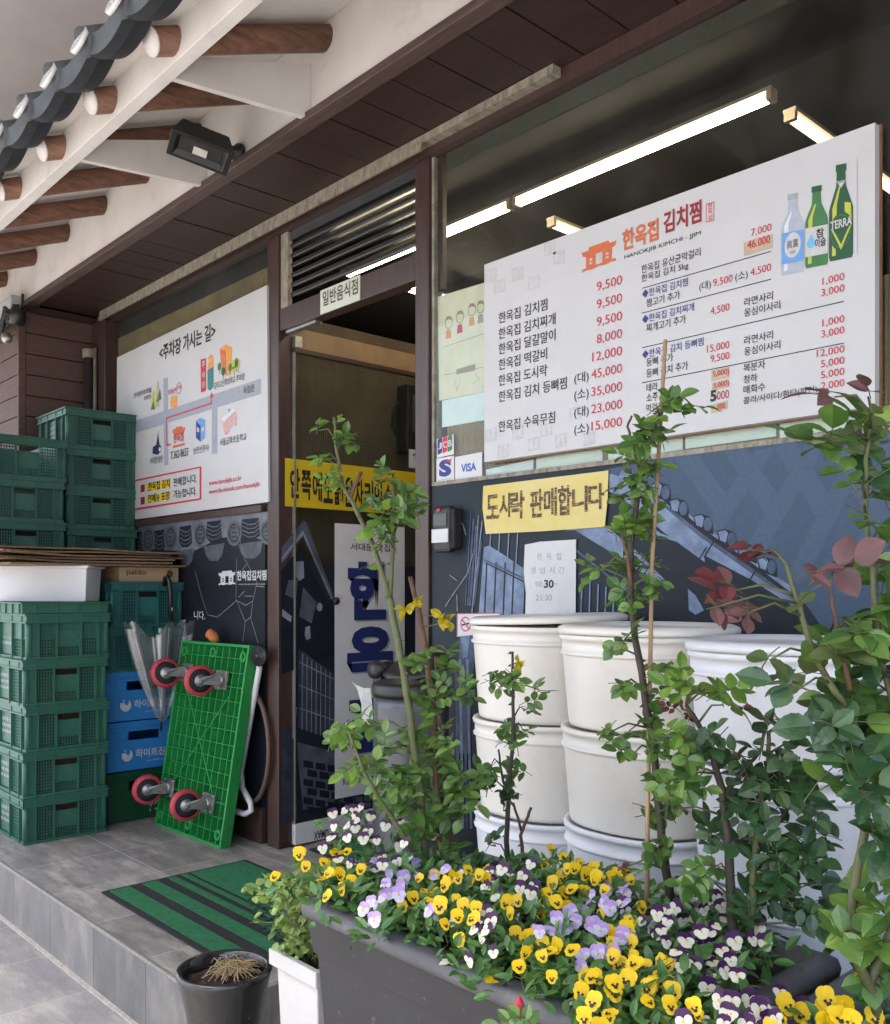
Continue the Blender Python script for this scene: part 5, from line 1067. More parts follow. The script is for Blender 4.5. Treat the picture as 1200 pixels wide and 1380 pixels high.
# ================================================================== PLANTERS, POTS
PLG = mat('planter charcoal', (.021, .0215, .023), .55, .25, 6, spots=((.16, .16, .155), 42, .62, .72, .6), bump=.1, bscale=70)
PLR = mat('planter rim grey', (.085, .085, .09), .5, .25, 9, spots=((.20, .19, .18), 14, .55, .75, .5), bump=.08, bscale=50)
def planter(label, x0, x1, y0, y1, zr):
    t = thing('planter', label, 'planter', ((x0 + x1) / 2, (y0 + y1) / 2, .001), 'long dark planters'); cx_, cy_ = (x0 + x1) / 2, (y0 + y1) / 2; w_, d_ = (x1 - x0) / 2, (y1 - y0) / 2
    mb = MB(); i = .018
    mb.frustum(.001, zr - .10, (w_ - .085, d_ - .055), (w_ - i - .012, d_ - i - .010), (cx_, cy_), cap=(True, False)); mb.frustum(zr - .0995, zr - .03, (w_ - i - .006, d_ - i - .004), (w_ - i + .004, d_ - i + .004), (cx_, cy_), cap=(True, False))
    part('body', mb, PLG, t)
    rm = MB(); n_ = 6
    for k in range(n_):                         # rolled rim, profile swept round the rectangle
        pass
    prof = [(-.048, -.032), (-.012, -.034), (-.002, -.028), (.0, -.016), (-.004, -.005), (-.014, .0), (-.040, -.002), (-.052, -.008), (-.054, -.05)]
    cor = [(-1, -1), (1, -1), (1, 1), (-1, 1)]; vs_ = []; NC = 5; ring = []
    for sx, sy in cor:
        for j in range(NC):
            a = math.atan2(sy, sx) - pi / 4 + (pi / 2) * j / (NC - 1); ring.append((sx, sy, cos(a), sin(a)))
    rc = .022
    for (o_, z_) in prof:
        for sx, sy, ca, sa in ring: vs_.append((cx_ + sx * (w_ - rc) + ca * max(rc + o_, .002) + (sx * min(0, rc + o_)), cy_ + sy * (d_ - rc) + sa * max(rc + o_, .002) + (sy * min(0, rc + o_)), zr + z_))
    m_ = len(ring); rm.add(vs_, [(i_ * m_ + k, i_ * m_ + (k + 1) % m_, (i_ + 1) * m_ + (k + 1) % m_, (i_ + 1) * m_ + k) for i_ in range(len(prof) - 1) for k in range(m_)], 0, True)
    part('rim', rm, PLR, t)
    nx, ny = 40, 24; so = MB(); rl = random.Random(int(-x0 * 100)); z_ = [[zr - .045 + rl.uniform(-.008, .008) for _ in range(ny + 1)] for _ in range(nx + 1)]
    so.add([(x0 + .05 + (x1 - x0 - .10) * a / nx, y0 + .05 + (y1 - y0 - .10) * b / ny, z_[a][b]) for a in range(nx + 1) for b in range(ny + 1)], [(a * (ny + 1) + b, (a + 1) * (ny + 1) + b, (a + 1) * (ny + 1) + b + 1, a * (ny + 1) + b + 1) for a in range(nx) for b in range(ny)], 0, True)
    part('soil', so, SOIL, t); return t
ZR = .685
planter('long charcoal planter full of violas and roses in front of the buckets', -1.452, -.640, .960, 1.438, ZR)
planter('second charcoal planter at the right edge with one tall rose', -.622, .25, .960, 1.438, ZR)

rp = thing('flower_pot', 'round dark glazed pot of soil and dry straw in front of the step', 'flower pot', (-1.868, 1.045, .001))
PC = (-1.868, 1.045, .001)
part('pot', MB().lathe([(0, .0), (.050, 0), (.056, .02), (.068, .20), (.084, .31), (.097, .365), (.103, .390), (.106, .398), (.105, .407), (.098, .410), (.092, .405), (.089, .37), (.085, .34)], 40, PC, caps=False),
     mat('glazed black', (.018, .018, .017), .22, .4, 30, coat=.4, spots=((.11, .11, .10), 55, .62, .75, .8)), rp)
so = MB(); rl = random.Random(8); rr_ = []
for i in range(9):
    for k in range(24): a = 2 * pi * k / 24; rr_.append((PC[0] + cos(a) * .09 * i / 8, PC[1] + sin(a) * .09 * i / 8, .375 + .012 * (1 - i / 8) + rl.uniform(-.006, .006)))
so.add(rr_, [(i * 24 + k, i * 24 + (k + 1) % 24, (i + 1) * 24 + (k + 1) % 24, (i + 1) * 24 + k) for i in range(8) for k in range(24)]); part('soil', so, SOIL, rp)
st_ = MB()
for k in range(90):
    a = rl.uniform(0, 2 * pi); q_ = rl.uniform(0, .045); c = V((PC[0] + .015 + cos(a) * q_, PC[1] + .02 + sin(a) * q_, .39 + rl.uniform(0, .022))); b = rl.uniform(0, 2 * pi); ln = rl.uniform(.02, .05)
    d = V((cos(b), sin(b), 0)) * ln; st_.tube([c - d, c - d * .3 + V((0, 0, rl.uniform(.004, .014))), c + d * .4 + V((0, 0, rl.uniform(.0, .014))), c + d + V((0, 0, -.006))], .0009, 4)
part('straw', st_, mat('dry straw', (.45, .33, .17), .8, .3, 40, island=.25), rp)
st_ = MB(); st_.tube([(PC[0] + .005, PC[1] - .075, .390), (PC[0] + .04, PC[1] - .07, .398), (PC[0] + .075, PC[1] - .04, .394)], .003, 5); part('leaf', st_, mat('green blade', (.10, .30, .04), .5), rp)

# ================================================================== LEAVES, ROSES
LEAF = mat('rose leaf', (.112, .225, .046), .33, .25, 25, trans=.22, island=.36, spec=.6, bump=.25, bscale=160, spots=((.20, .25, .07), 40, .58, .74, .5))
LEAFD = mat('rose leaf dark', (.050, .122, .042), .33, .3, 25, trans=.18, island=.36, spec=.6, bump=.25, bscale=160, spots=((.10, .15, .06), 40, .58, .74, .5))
LEAFY = mat('rose leaf bright', (.17, .31, .05), .35, .25, 25, trans=.3, island=.28, spec=.45)
LEAFO = mat('rose leaf olive', (.105, .150, .050), .45, .3, 20, trans=.2, island=.2, spec=.4, spots=((.2, .22, .12), 60, .62, .75, .5))
LEAFR = mat('rose leaf red', (.155, .038, .036), .42, .35, 20, trans=.22, island=.3)
LEAFP = mat('rose leaf purple', (.175, .082, .082), .42, .3, 20, trans=.2, island=.25)
CANE = mat('rose cane green', (.095, .112, .038), .55, .35, 30, spots=((.17, .10, .05), 30, .52, .7, .7))
CANEB = mat('rose cane brown', (.13, .065, .035), .65, .4, 40)
CANED = mat('rose cane dark', (.05, .04, .028), .65, .4, 40)
BUD = mat('rose bud', (.45, .03, .04), .5, .2, 20)
rl = random.Random(21)
def rv(a=1): return V((rl.uniform(-a, a), rl.uniform(-a, a), rl.uniform(-a, a)))
ST_ = [(0, .0), (.09, .36), (.20, .72), (.23, .70), (.36, .97), (.39, .93), (.53, 1.0), (.56, .94), (.69, .84), (.72, .76), (.85, .50), (.87, .42), (1, 0)]
def leaf(mb, base, d, n, ln, wd, droop=.2, fold=.22, mi=0):
    d = d.normalized(); n = (n - d * n.dot(d)); n = n.normalized() if n.length > 1e-4 else d.orthogonal().normalized(); s = d.cross(n); vs_ = []
    for q, w_ in ST_:
        c = base + d * ln * q - n * droop * ln * q * q; h_ = wd * w_ / 2
        vs_ += [c - s * h_ + n * fold * h_, c, c + s * h_ + n * fold * h_]
    fs = []
    for i in range(len(ST_) - 1): o = i * 3; fs += [(o, o + 3, o + 4, o + 1), (o + 1, o + 4, o + 5, o + 2)]
    o_ = len(mb.v); mb.add(vs_, fs, mi, True); mb.sharp += [(o_ + i * 3 + 1, o_ + i * 3 + 4) for i in range(len(ST_) - 1)]
TOCAM = V((.55, -.75, .25))
def compound(mb, base, d, size, mi=0, n5=True, face=.6):
    """a rose leaf: stalk with one end leaflet and pairs along it"""
    d = d.normalized(); n = (V((0, 0, 1)) * .7 + TOCAM * face + rv(.55)).normalized(); s = d.cross(n).normalized(); L_ = size * (1.7 if n5 else 1.2)
    e = base + d * L_; mid = base + d * L_ * .5 + V((0, 0, .004))
    mb.tube([base, mid, e], .0008, 4, 3, cap=False)
    leaf(mb, e, d + rv(.15), n + rv(.25), size * rl.uniform(.95, 1.2), size * rl.uniform(.62, .78), rl.uniform(.0, .3), rl.uniform(.1, .3), mi)
    for q in ((.45, .80) if n5 else (.6,)):
        c = base + d * L_ * q
        for sg in (-1, 1):
            k = size * (.72 + .3 * q) * rl.uniform(.85, 1.1); leaf(mb, c, s * sg + d * .45 + rv(.15), n + rv(.35), k, k * rl.uniform(.62, .8), rl.uniform(0, .35), rl.uniform(.1, .3), mi)
def thorns(mb, pts, r):
    for a, b in zip(pts, pts[1:]):
        d = (b - a); m = int(d.length / .022)
        for k in range(m):
            c = a + d * ((k + rl.random()) / max(m, 1)); o = (rv(1)); o = (o - d.normalized() * o.dot(d.normalized())).normalized()
            mb.add([c + o * r * .8 + d.normalized() * .004, c + o * r * .8 - d.normalized() * .003, c + o * (r + .007) - d.normalized() * .002, c + o * r * .7 + o.cross(d.normalized()) * .002], [(0, 1, 2), (0, 2, 3), (1, 3, 2)])
def rose(label, canes, sprays, mats, t0, name='rose_bush', foot=None, fl=None, grow=1.2):
    """canes: (pixels, radii, material index, thorny); sprays: (px, py, leaves, spread px, leaflet size, material index, 5 leaflets?)"""
    base = at(*canes[0][0][0], t=t0)
    o = thing(name, label, 'rose', (base.x, base.y, ZR - .045) if foot is None else foot); P3 = []
    for pts, (ra, rb), mi, th in canes:
        q = [at(p[0], p[1], t=t0 + (p[2] if len(p) > 2 else 0)) for p in pts]
        # smooth, slightly wandering line
        w_ = []
        for i in range(len(q) - 1):
            for k in range(3): w_.append(q[i].lerp(q[i + 1], k / 3) + (rv(.0015) if (i or k) else V((0, 0, 0))))
        w_.append(q[-1]); rs = [ra + (rb - ra) * i / (len(w_) - 1) for i in range(len(w_))]
        mb = MB(); mb.tube(w_, rs, 8)
        if th: thorns(mb, w_, (ra + rb) / 2)
        part('cane', mb, (CANE, CANEB, CANED)[mi], o); P3 += w_
    fo = MB()
    for px, py, n_, sp, size, mi, n5 in sprays:
        size *= grow if mi not in (4, 5) else .85
        c = at(px, py, t=t0 + rl.uniform(-.04, .04)); near = min(P3, key=lambda a: (a - c).length + max(0, a.z - c.z) * .6)
        if (near - c).length > .02: fo.tube([near, near.lerp(c, .5) + V((0, 0, .012)) + rv(.004), c], [.0022, .0016, .0012], 5, 3)
        spm = sp / F * t0
        for k in range(n_):
            d = rv(1); d.z = d.z * .6 + .12; d = (d.normalized() + (c - near).normalized() * .35).normalized(); sz = size * rl.uniform(.72, 1.12); b = c + rv(1) * spm * .55 - d * sz * (.9 if n5 else .5)
            compound(fo, b, d, sz, mi, n5)
    part('foliage', fo, mats, o)
    for k, (px, py, size, m_) in enumerate(fl or []):
        mb = MB(); c = at(px, py, t=t0 - .01); near = min(P3, key=lambda a: (a - c).length); mb.tube([near, c], .0014, 5, 1)
        for j in range(7): d = rv(1); d.z -= .4; leaf(mb, c, d, rv(1), size * rl.uniform(.8, 1.2), size * .7, .4, .3)
        part('bloom', mb, [m_, CANE], o)
    return o
YELB = mat('faded yellow petal', (.62, .50, .02), .5, .3, 40, trans=.3, island=.2)
LS = [LEAF, LEAFD, LEAFY, CANE, LEAFR, LEAFP, LEAFO]
rose('tall bare stemmed rose bush at the left end of the planter by the waste bin',
     [([(574, 1172), (566, 1060), (556, 990), (545, 905), (533, 845), (526, 805)], (.0085, .0065), 0, True), ([(526, 805), (507, 745), (483, 692), (462, 655), (453, 605), (450, 562)], (.0058, .0025), 0, True),
      ([(526, 805), (528, 760), (531, 700), (532, 650)], (.0052, .003), 0, True), ([(470, 676), (478, 655), (487, 636)], (.004, .0042), 1, False), ([(592, 1165, .03), (588, 1050, .03), (582, 940, .03), (572, 860, .02), (563, 815, .02), (553, 777, .02)], (.0075, .0045), 1, True),
      ([(610, 1160, .05), (600, 1040, .05), (592, 960, .05), (588, 885, .04)], (.006, .004), 1, True), ([(560, 1150, -.05), (520, 1090, -.06), (490, 1040, -.08), (470, 985, -.09)], (.005, .0025), 0, True)],
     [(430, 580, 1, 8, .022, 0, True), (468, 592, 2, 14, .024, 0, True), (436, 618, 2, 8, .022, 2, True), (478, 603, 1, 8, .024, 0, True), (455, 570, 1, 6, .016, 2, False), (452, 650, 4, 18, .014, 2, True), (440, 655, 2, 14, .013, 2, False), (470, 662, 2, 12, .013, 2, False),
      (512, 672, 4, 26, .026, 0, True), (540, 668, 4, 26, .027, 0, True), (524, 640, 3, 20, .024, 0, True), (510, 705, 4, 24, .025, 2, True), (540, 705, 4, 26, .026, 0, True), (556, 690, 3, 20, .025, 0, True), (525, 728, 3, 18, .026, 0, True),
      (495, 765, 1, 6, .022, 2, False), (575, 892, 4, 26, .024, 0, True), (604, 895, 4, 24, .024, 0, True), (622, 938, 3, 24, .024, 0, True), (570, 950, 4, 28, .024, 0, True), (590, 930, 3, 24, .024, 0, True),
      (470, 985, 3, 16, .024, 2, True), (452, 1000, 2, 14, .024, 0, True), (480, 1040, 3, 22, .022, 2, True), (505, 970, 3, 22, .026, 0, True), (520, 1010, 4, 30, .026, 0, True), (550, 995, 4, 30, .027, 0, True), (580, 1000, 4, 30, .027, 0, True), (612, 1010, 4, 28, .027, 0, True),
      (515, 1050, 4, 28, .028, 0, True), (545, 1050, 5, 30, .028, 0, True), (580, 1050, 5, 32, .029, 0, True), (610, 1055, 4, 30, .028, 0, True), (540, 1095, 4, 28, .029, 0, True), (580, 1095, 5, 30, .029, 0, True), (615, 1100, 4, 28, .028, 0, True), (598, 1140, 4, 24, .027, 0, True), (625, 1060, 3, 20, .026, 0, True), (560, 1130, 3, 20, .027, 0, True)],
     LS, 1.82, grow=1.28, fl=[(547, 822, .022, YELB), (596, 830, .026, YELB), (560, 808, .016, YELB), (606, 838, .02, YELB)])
rose('small slender rose in front of the left bucket stack',
     [([(684, 1178), (683, 1110), (688, 1050), (692, 985), (691, 930), (691, 878)], (.006, .0025), 2, True), ([(706, 1170, .02), (702, 1125, .02), (712, 1100, .02), (716, 1088, .02)], (.004, .003), 1, True), ([(703, 1120, .02), (697, 1095, .02), (692, 1082, .02)], (.003, .0025), 1, True), ([(684, 1075, -.01), (676, 1040, -.01), (672, 1010, -.01)], (.003, .002), 2, False)],
     [(665, 915, 3, 20, .021, 0, True), (690, 912, 3, 18, .022, 0, True), (728, 930, 2, 14, .023, 0, True), (706, 955, 2, 16, .022, 0, True), (690, 972, 2, 14, .021, 0, True), (672, 990, 2, 16, .022, 0, True), (695, 1000, 2, 14, .022, 0, True), (706, 985, 1, 10, .022, 0, True), (660, 1035, 3, 18, .022, 0, True), (690, 1045, 2, 18, .022, 0, True), (655, 1060, 3, 18, .023, 1, True), (690, 1070, 3, 18, .023, 1, True), (702, 1040, 1, 8, .021, 0, True), (662, 1135, 2, 14, .02, 1, True)],
     LS, 1.93, grow=1.25, fl=[(699, 892, .018, YELB), (696, 905, .012, YELB)])
stk = MB(); stk.tube([at(872, 1250, t=1.57), at(873, 1100, t=1.57), at(879, 760, t=1.57), at(897, 458, t=1.57)], [.0042, .004, .0036, .0034], 8)
solo('garden_stake', stk, mat('bamboo stake', (.42, .28, .15), .6, .3, 20, stretch=(1, 1, .3)), 'thin pale wooden stake standing beside the climbing rose', 'stake')
rose('climbing rose tied up beside the wooden stake before the menu board',
     [([(905, 1215), (895, 1150), (888, 1085), (882, 1010), (868, 930), (856, 862), (850, 800), (850, 740), (856, 690), (864, 640)], (.0075, .0045), 2, True), ([(864, 640), (876, 590), (895, 552), (905, 540)], (.004, .002), 1, False), ([(864, 640), (852, 600), (846, 575), (852, 560)], (.003, .0018), 1, False), ([(852, 790, -.02), (845, 745, -.03), (838, 720, -.03)], (.004, .002), 1, True)],
     [(908, 545, 3, 20, .026, 0, True), (935, 548, 1, 8, .026, 0, True), (884, 555, 2, 16, .022, 2, True), (866, 580, 4, 22, .024, 0, True), (885, 588, 3, 18, .025, 0, True), (858, 610, 4, 22, .025, 0, True), (880, 625, 3, 18, .024, 0, True), (855, 645, 4, 22, .024, 0, True), (842, 665, 3, 22, .024, 0, True), (868, 668, 3, 18, .024, 0, True),
      (855, 700, 4, 24, .026, 0, True), (835, 720, 4, 24, .027, 2, True), (870, 720, 3, 20, .026, 0, True), (785, 768, 1, 8, .030, 0, False), (815, 765, 2, 14, .026, 2, True), (845, 760, 4, 24, .027, 0, True), (872, 765, 3, 22, .027, 0, True), (840, 800, 4, 22, .028, 0, True), (866, 805, 3, 20, .028, 0, True), (880, 790, 2, 16, .026, 0, True),
      (820, 880, 2, 12, .025, 0, True), (842, 862, 2, 12, .025, 0, True), (890, 905, 2, 14, .026, 0, True), (905, 912, 1, 8, .026, 0, True), (835, 925, 2, 10, .024, 0, True), (880, 940, 1, 8, .024, 0, True), (815, 990, 2, 14, .023, 0, True), (848, 985, 2, 14, .024, 0, True), (875, 975, 3, 18, .026, 0, True), (855, 1015, 2, 14, .026, 0, True), (880, 1015, 3, 18, .025, 0, True), (888, 1060, 3, 20, .027, 0, True), (872, 1095, 2, 16, .030, 0, True), (905, 1090, 2, 14, .026, 0, True), (900, 1140, 2, 14, .026, 0, True), (880, 1150, 2, 14, .024, 0, True), (840, 1170, 2, 10, .016, 4, True)],
     LS, 1.56, grow=1.12)
rose('leafy rose with bronze tips between the stake and the right edge of the planter',
     [([(990, 1290), (986, 1210), (980, 1120), (972, 1060), (958, 1010), (940, 975), (925, 950)], (.0085, .003), 2, True), ([(1010, 1280), (1015, 1180), (1022, 1100), (1035, 1030), (1036, 985)], (.007, .003), 0, True), ([(975, 1075), (1000, 1040), (1025, 1010), (1034, 975)], (.004, .002), 2, True), ([(1020, 1150), (1060, 1090), (1080, 1060)], (.004, .002), 2, False), ([(935, 968), (920, 955), (905, 940)], (.002, .0015), 4 and 1, False)],
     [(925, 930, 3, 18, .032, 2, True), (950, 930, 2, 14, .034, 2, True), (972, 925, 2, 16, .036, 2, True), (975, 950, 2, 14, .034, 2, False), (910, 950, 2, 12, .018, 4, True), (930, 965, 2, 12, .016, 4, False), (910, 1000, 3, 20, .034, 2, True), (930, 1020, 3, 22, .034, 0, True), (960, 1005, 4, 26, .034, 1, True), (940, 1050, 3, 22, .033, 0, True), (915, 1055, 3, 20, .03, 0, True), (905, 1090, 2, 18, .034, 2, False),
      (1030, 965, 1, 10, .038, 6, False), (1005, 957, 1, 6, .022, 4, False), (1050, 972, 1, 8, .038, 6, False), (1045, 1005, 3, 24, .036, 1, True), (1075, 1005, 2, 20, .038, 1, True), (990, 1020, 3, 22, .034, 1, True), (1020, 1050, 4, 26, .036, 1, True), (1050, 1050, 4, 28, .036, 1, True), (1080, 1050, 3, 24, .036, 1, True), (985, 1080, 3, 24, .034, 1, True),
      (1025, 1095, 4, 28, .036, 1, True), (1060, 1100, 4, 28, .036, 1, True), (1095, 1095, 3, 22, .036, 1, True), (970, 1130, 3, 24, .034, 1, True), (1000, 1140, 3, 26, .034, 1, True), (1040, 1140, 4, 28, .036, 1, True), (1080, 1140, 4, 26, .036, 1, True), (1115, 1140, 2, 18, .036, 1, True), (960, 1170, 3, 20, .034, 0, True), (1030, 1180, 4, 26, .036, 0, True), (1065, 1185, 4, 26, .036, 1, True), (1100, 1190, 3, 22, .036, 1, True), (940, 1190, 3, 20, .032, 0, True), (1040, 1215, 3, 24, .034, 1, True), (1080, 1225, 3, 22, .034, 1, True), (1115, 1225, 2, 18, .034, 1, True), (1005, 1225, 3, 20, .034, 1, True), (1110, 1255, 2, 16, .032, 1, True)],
     LS, 1.42, grow=.98)
rose('largest rose with thick canes and dark red new leaves at the right edge',
     [([(1200, 1420), (1172, 1330), (1146, 1268), (1150, 1200), (1165, 1120), (1168, 1030), (1150, 965), (1120, 920), (1098, 880), (1082, 830), (1066, 785), (1060, 760)], (.0075, .0028), 0, True), ([(1172, 1330), (1192, 1270), (1225, 1215), (1235, 1120), (1215, 1000), (1190, 900), (1178, 800), (1168, 700), (1166, 620), (1176, 560)], (.0062, .0025), 0, True), ([(1146, 930), (1135, 880), (1125, 830), (1118, 790)], (.004, .002), 1, True)],
     [(988, 796, 2, 14, .054, 4, False), (1028, 748, 3, 14, .034, 4, False), (966, 818, 2, 12, .042, 5, False), (1008, 826, 2, 12, .042, 5, False), (1126, 772, 2, 14, .068, 5, False), (1166, 758, 1, 6, .066, 5, False), (1085, 775, 1, 8, .036, 5, False), (1070, 815, 1, 10, .034, 6, False),
      (1040, 888, 1, 8, .052, 6, False), (1095, 905, 1, 10, .054, 6, False), (1120, 850, 2, 18, .050, 0, True), (1160, 850, 3, 24, .046, 0, True), (1185, 870, 3, 24, .048, 1, True), (1130, 880, 2, 18, .044, 6, False), (1180, 900, 3, 24, .044, 1, True), (1078, 928, 2, 12, .040, 1, False), (1105, 950, 1, 10, .042, 6, False), (1160, 940, 3, 24, .044, 0, True), (1195, 960, 3, 24, .046, 0, True), (1135, 975, 3, 22, .046, 1, True), (1110, 985, 2, 18, .044, 1, True),
      (1170, 990, 3, 24, .046, 0, True), (1145, 1020, 3, 22, .046, 1, True), (1190, 1030, 3, 24, .046, 0, True), (1105, 1065, 1, 8, .044, 0, False), (1160, 1085, 1, 8, .044, 2, False), (1150, 1060, 2, 20, .042, 1, True), (1195, 1080, 3, 22, .044, 0, True), (1190, 1130, 3, 22, .044, 1, True), (1195, 1180, 3, 22, .044, 0, True), (1185, 1230, 2, 20, .044, 0, True), (1155, 1240, 1, 10, .050, 2, False), (1180, 1245, 1, 10, .048, 2, False), (1140, 1265, 2, 14, .044, 0, False), (1195, 1275, 2, 16, .044, 2, False), (1190, 1320, 2, 16, .040, 0, True),
      (1115, 595, 2, 18, .046, 0, True), (1150, 590, 2, 18, .046, 6, True), (1185, 588, 2, 20, .046, 0, True), (1170, 560, 1, 8, .040, 6, False), (1125, 535, 1, 6, .044, 5, False), (1170, 535, 1, 8, .04, 5, False), (1175, 640, 2, 20, .044, 1, True), (1150, 650, 1, 10, .040, 0, True), (1190, 670, 2, 18, .044, 0, True), (1160, 690, 1, 10, .040, 0, True), (1195, 720, 2, 18, .044, 0, True), (1185, 780, 2, 16, .042, 0, True), (1200, 820, 2, 18, .044, 0, True)],
     LS, 1.16, grow=1.0)
# single shoot with a red bud in front of the planter
sh = rose('single rose shoot with a closed red bud rising before the planter', [([(704, 1900), (703, 1640), (702, 1450), (701, 1385), (700, 1368)], (.004, .0022), 0, True), ([(890, 1900), (892, 1500), (888, 1400), (886, 1372)], (.003, .0015), 0, False)],
     [(692, 1374, 1, 4, .022, 0, False), (712, 1376, 1, 4, .022, 0, False), (700, 1400, 2, 10, .024, 0, True), (886, 1370, 1, 3, .018, 2, False)], LS, 1.17, name='rose_shoot', foot=tuple(at(704, 1900, t=1.17)))
mb = MB(); c = at(700, 1370, t=1.17); mb.lathe([(0, 0), (.006, .003), (.0078, .010), (.0055, .019), (.0015, .026), (0, .027)], 12, c); part('bud', mb, BUD, sh)
mb = MB()
for k in range(5): a = 2 * pi * k / 5; leaf(mb, c + V((cos(a) * .005, sin(a) * .005, .002)), V((cos(a) * .5, sin(a) * .5, 1)), V((-cos(a), -sin(a), .2)), .015, .006)
part('sepals', mb, LEAF, sh)

# ivy-like plant in the white trough
wpt = thing('flower_pot', 'white rectangular pot of pale trailing leaves left of the charcoal planter', 'flower pot', (-1.53, 1.07, .001))
_w = at(362, 1277.5, z=.535); wx0, wx1, wy0, wy1, wz = _w.x, _w.x + .165, _w.y, _w.y + .165, .535
mb = MB(); cx_, cy_ = (wx0 + wx1) / 2, (wy0 + wy1) / 2; w_, d_ = (wx1 - wx0) / 2, (wy1 - wy0) / 2
mb.frustum(.001, wz - .03, (w_ * .62, d_ * .62), (w_ - .012, d_ - .012), (cx_, cy_), cap=(True, False))
for a, b in (((-w_, -d_), (w_, -d_ + .014)), ((-w_, d_ - .014), (w_, d_)), ((-w_, -d_ + .0142), (-w_ + .014, d_ - .0142)), ((w_ - .014, -d_ + .0142), (w_, d_ - .0142))): mb.box((cx_ + a[0], cy_ + a[1], wz - .032), (cx_ + b[0], cy_ + b[1], wz))
part('pot', mb, mat('white pot', (.50, .49, .47), .5, .12, 9, spots=((.35, .33, .3), 14, .6, .75, .5)), wpt, bevel=.003)
part('soil', MB().box((wx0 + .015, wy0 + .015, wz - .06), (wx1 - .015, wy1 - .015, wz - .025)), SOIL, wpt)
tv = thing('trailing_plant', 'pale green trailing plant growing in the white pot', 'plant', (cx_, cy_, wz - .025)); fo = MB(); sm_ = MB()
for k in range(80):
    b = V((rl.uniform(wx0 + .02, wx1 - .02), rl.uniform(wy0 + .02, wy1 - .02), wz - .03)); h_ = rl.uniform(.05, .21); d = V((rl.uniform(-.5, .4), rl.uniform(-.5, .3), 1)).normalized()
    q = [b, b + d * h_ * .5, b + d * h_ * .85 + V((rl.uniform(-.03, .01), rl.uniform(-.02, .0), 0)), b + d * h_ + V((rl.uniform(-.06, .02), rl.uniform(-.04, .0), -.02))]; sm_.tube(q, .0011, 4)
    for p in q[1:]:
        for _ in range(3):
            dd = rv(1); leaf(fo, p + rv(.006), dd + V((0, 0, .2)), V((0, 0, 1)) + TOCAM * .6 + rv(.5), rl.uniform(.014, .024), rl.uniform(.012, .018), .2, .15)
part('foliage', fo, mat('pale trailing leaf', (.25, .36, .085), .45, .3, 20, trans=.3, island=.3), tv); part('stems', sm_, CANE, tv)

# ================================================================== VIOLAS
VY = mat('viola yellow', (.82, .57, .006), .55, .12, 60, trans=.2, island=.10); VB = mat('viola blotch', (.018, .008, .006), .6); VW = mat('viola white', (.74, .74, .60), .55, .08, 60, trans=.2, island=.06)
VP = mat('viola purple', (.055, .004, .065), .55, .4, 60, trans=.15, island=.35); VL = mat('viola lilac', (.52, .34, .66), .55, .25, 50, trans=.2, island=.18); VE = mat('viola eye', (.80, .42, .01), .55); VLW = mat('viola pale lilac', (.66, .62, .78), .55, .12, 60, trans=.2, island=.1)
VLEAF = mat('viola leaf', (.080, .20, .048), .42, .3, 30, trans=.2, island=.38)
def petal(mb, c, ang, r0, ln, wd, mi, z=0, cup=.15, n=9):
    """rounded petal in the flower's own plane (x right, y up, z towards the viewer)"""
    d = V((cos(ang), sin(ang), 0)); s = V((-sin(ang), cos(ang), 0)); vs_ = [V(c) + d * r0 + V((0, 0, z))]
    for k in range(n):
        a = -pi * .86 + 2 * pi * .86 * k / (n - 1); y_ = cos(a); x_ = sin(a); vs_.append(V(c) + d * (r0 + ln * (.5 + .5 * y_)) + s * wd / 2 * x_ + V((0, 0, z + cup * ln * (.5 + .5 * y_) * (.4 - .6 * abs(x_)))))
    mb.add(vs_, [(0, k, k + 1) for k in range(1, n)], mi, True)
def viola(kind, var):
    mb = MB(); r = .0155
    pr_ = random.Random(var * 17 + len(kind)); up, lo, eye = {'y': (0, 0, 1), 'w': (2, 1, 3), 'l': (2, 1, 3)}[kind]
    j = lambda: pr_.uniform(-.12, .12)
    petal(mb, (0, 0, 0), pi * .67 + j(), .000, r * 1.2, r * 1.3, up, -.0012); petal(mb, (0, 0, 0), pi * .33 + j(), .000, r * 1.2, r * 1.3, up, -.0006)
    petal(mb, (0, 0, 0), pi * 1.02 + j(), .0, r * .92, r * .95, lo, .0006); petal(mb, (0, 0, 0), -pi * .02 + j(), .0, r * .92, r * .95, lo, .0009); petal(mb, (0, 0, 0), -pi / 2 + j() * .5, .0, r * 1.05, r * 1.25, lo, .0014)
    if kind == 'y':
        for a in (pi * 1.08, -pi * .08): petal(mb, (0, -.0012, 0), a, .0016, r * .34, r * .26, 1, .0034, 0)
        petal(mb, (0, 0, 0), -pi / 2, .0022, r * .52, r * .5, 1, .0040, 0)
    petal(mb, (0, -.0006, 0), -pi / 2, -.0012, r * .32, r * .26, 2 if kind == 'y' else 3, .0046, 0)
    mb.tube([(0, 0, -.001), (0, -.002, -.008), (0, -.016, -.012), (0, -.045, -.010)], .0007, 4, 4, cap=False)
    return mb.mesh('viola_' + {'y': 'yellow', 'w': 'white', 'l': 'lilac'}[kind], {'y': [VY, VB, VE, VE, CANE], 'w': [VP, VW, VP, VE, CANE], 'l': [VL, VLW, VL, VE, CANE]}[kind], (0, 0, 0))
FLM = {k: [viola(k, i) for i in range(4)] for k in 'ywl'}
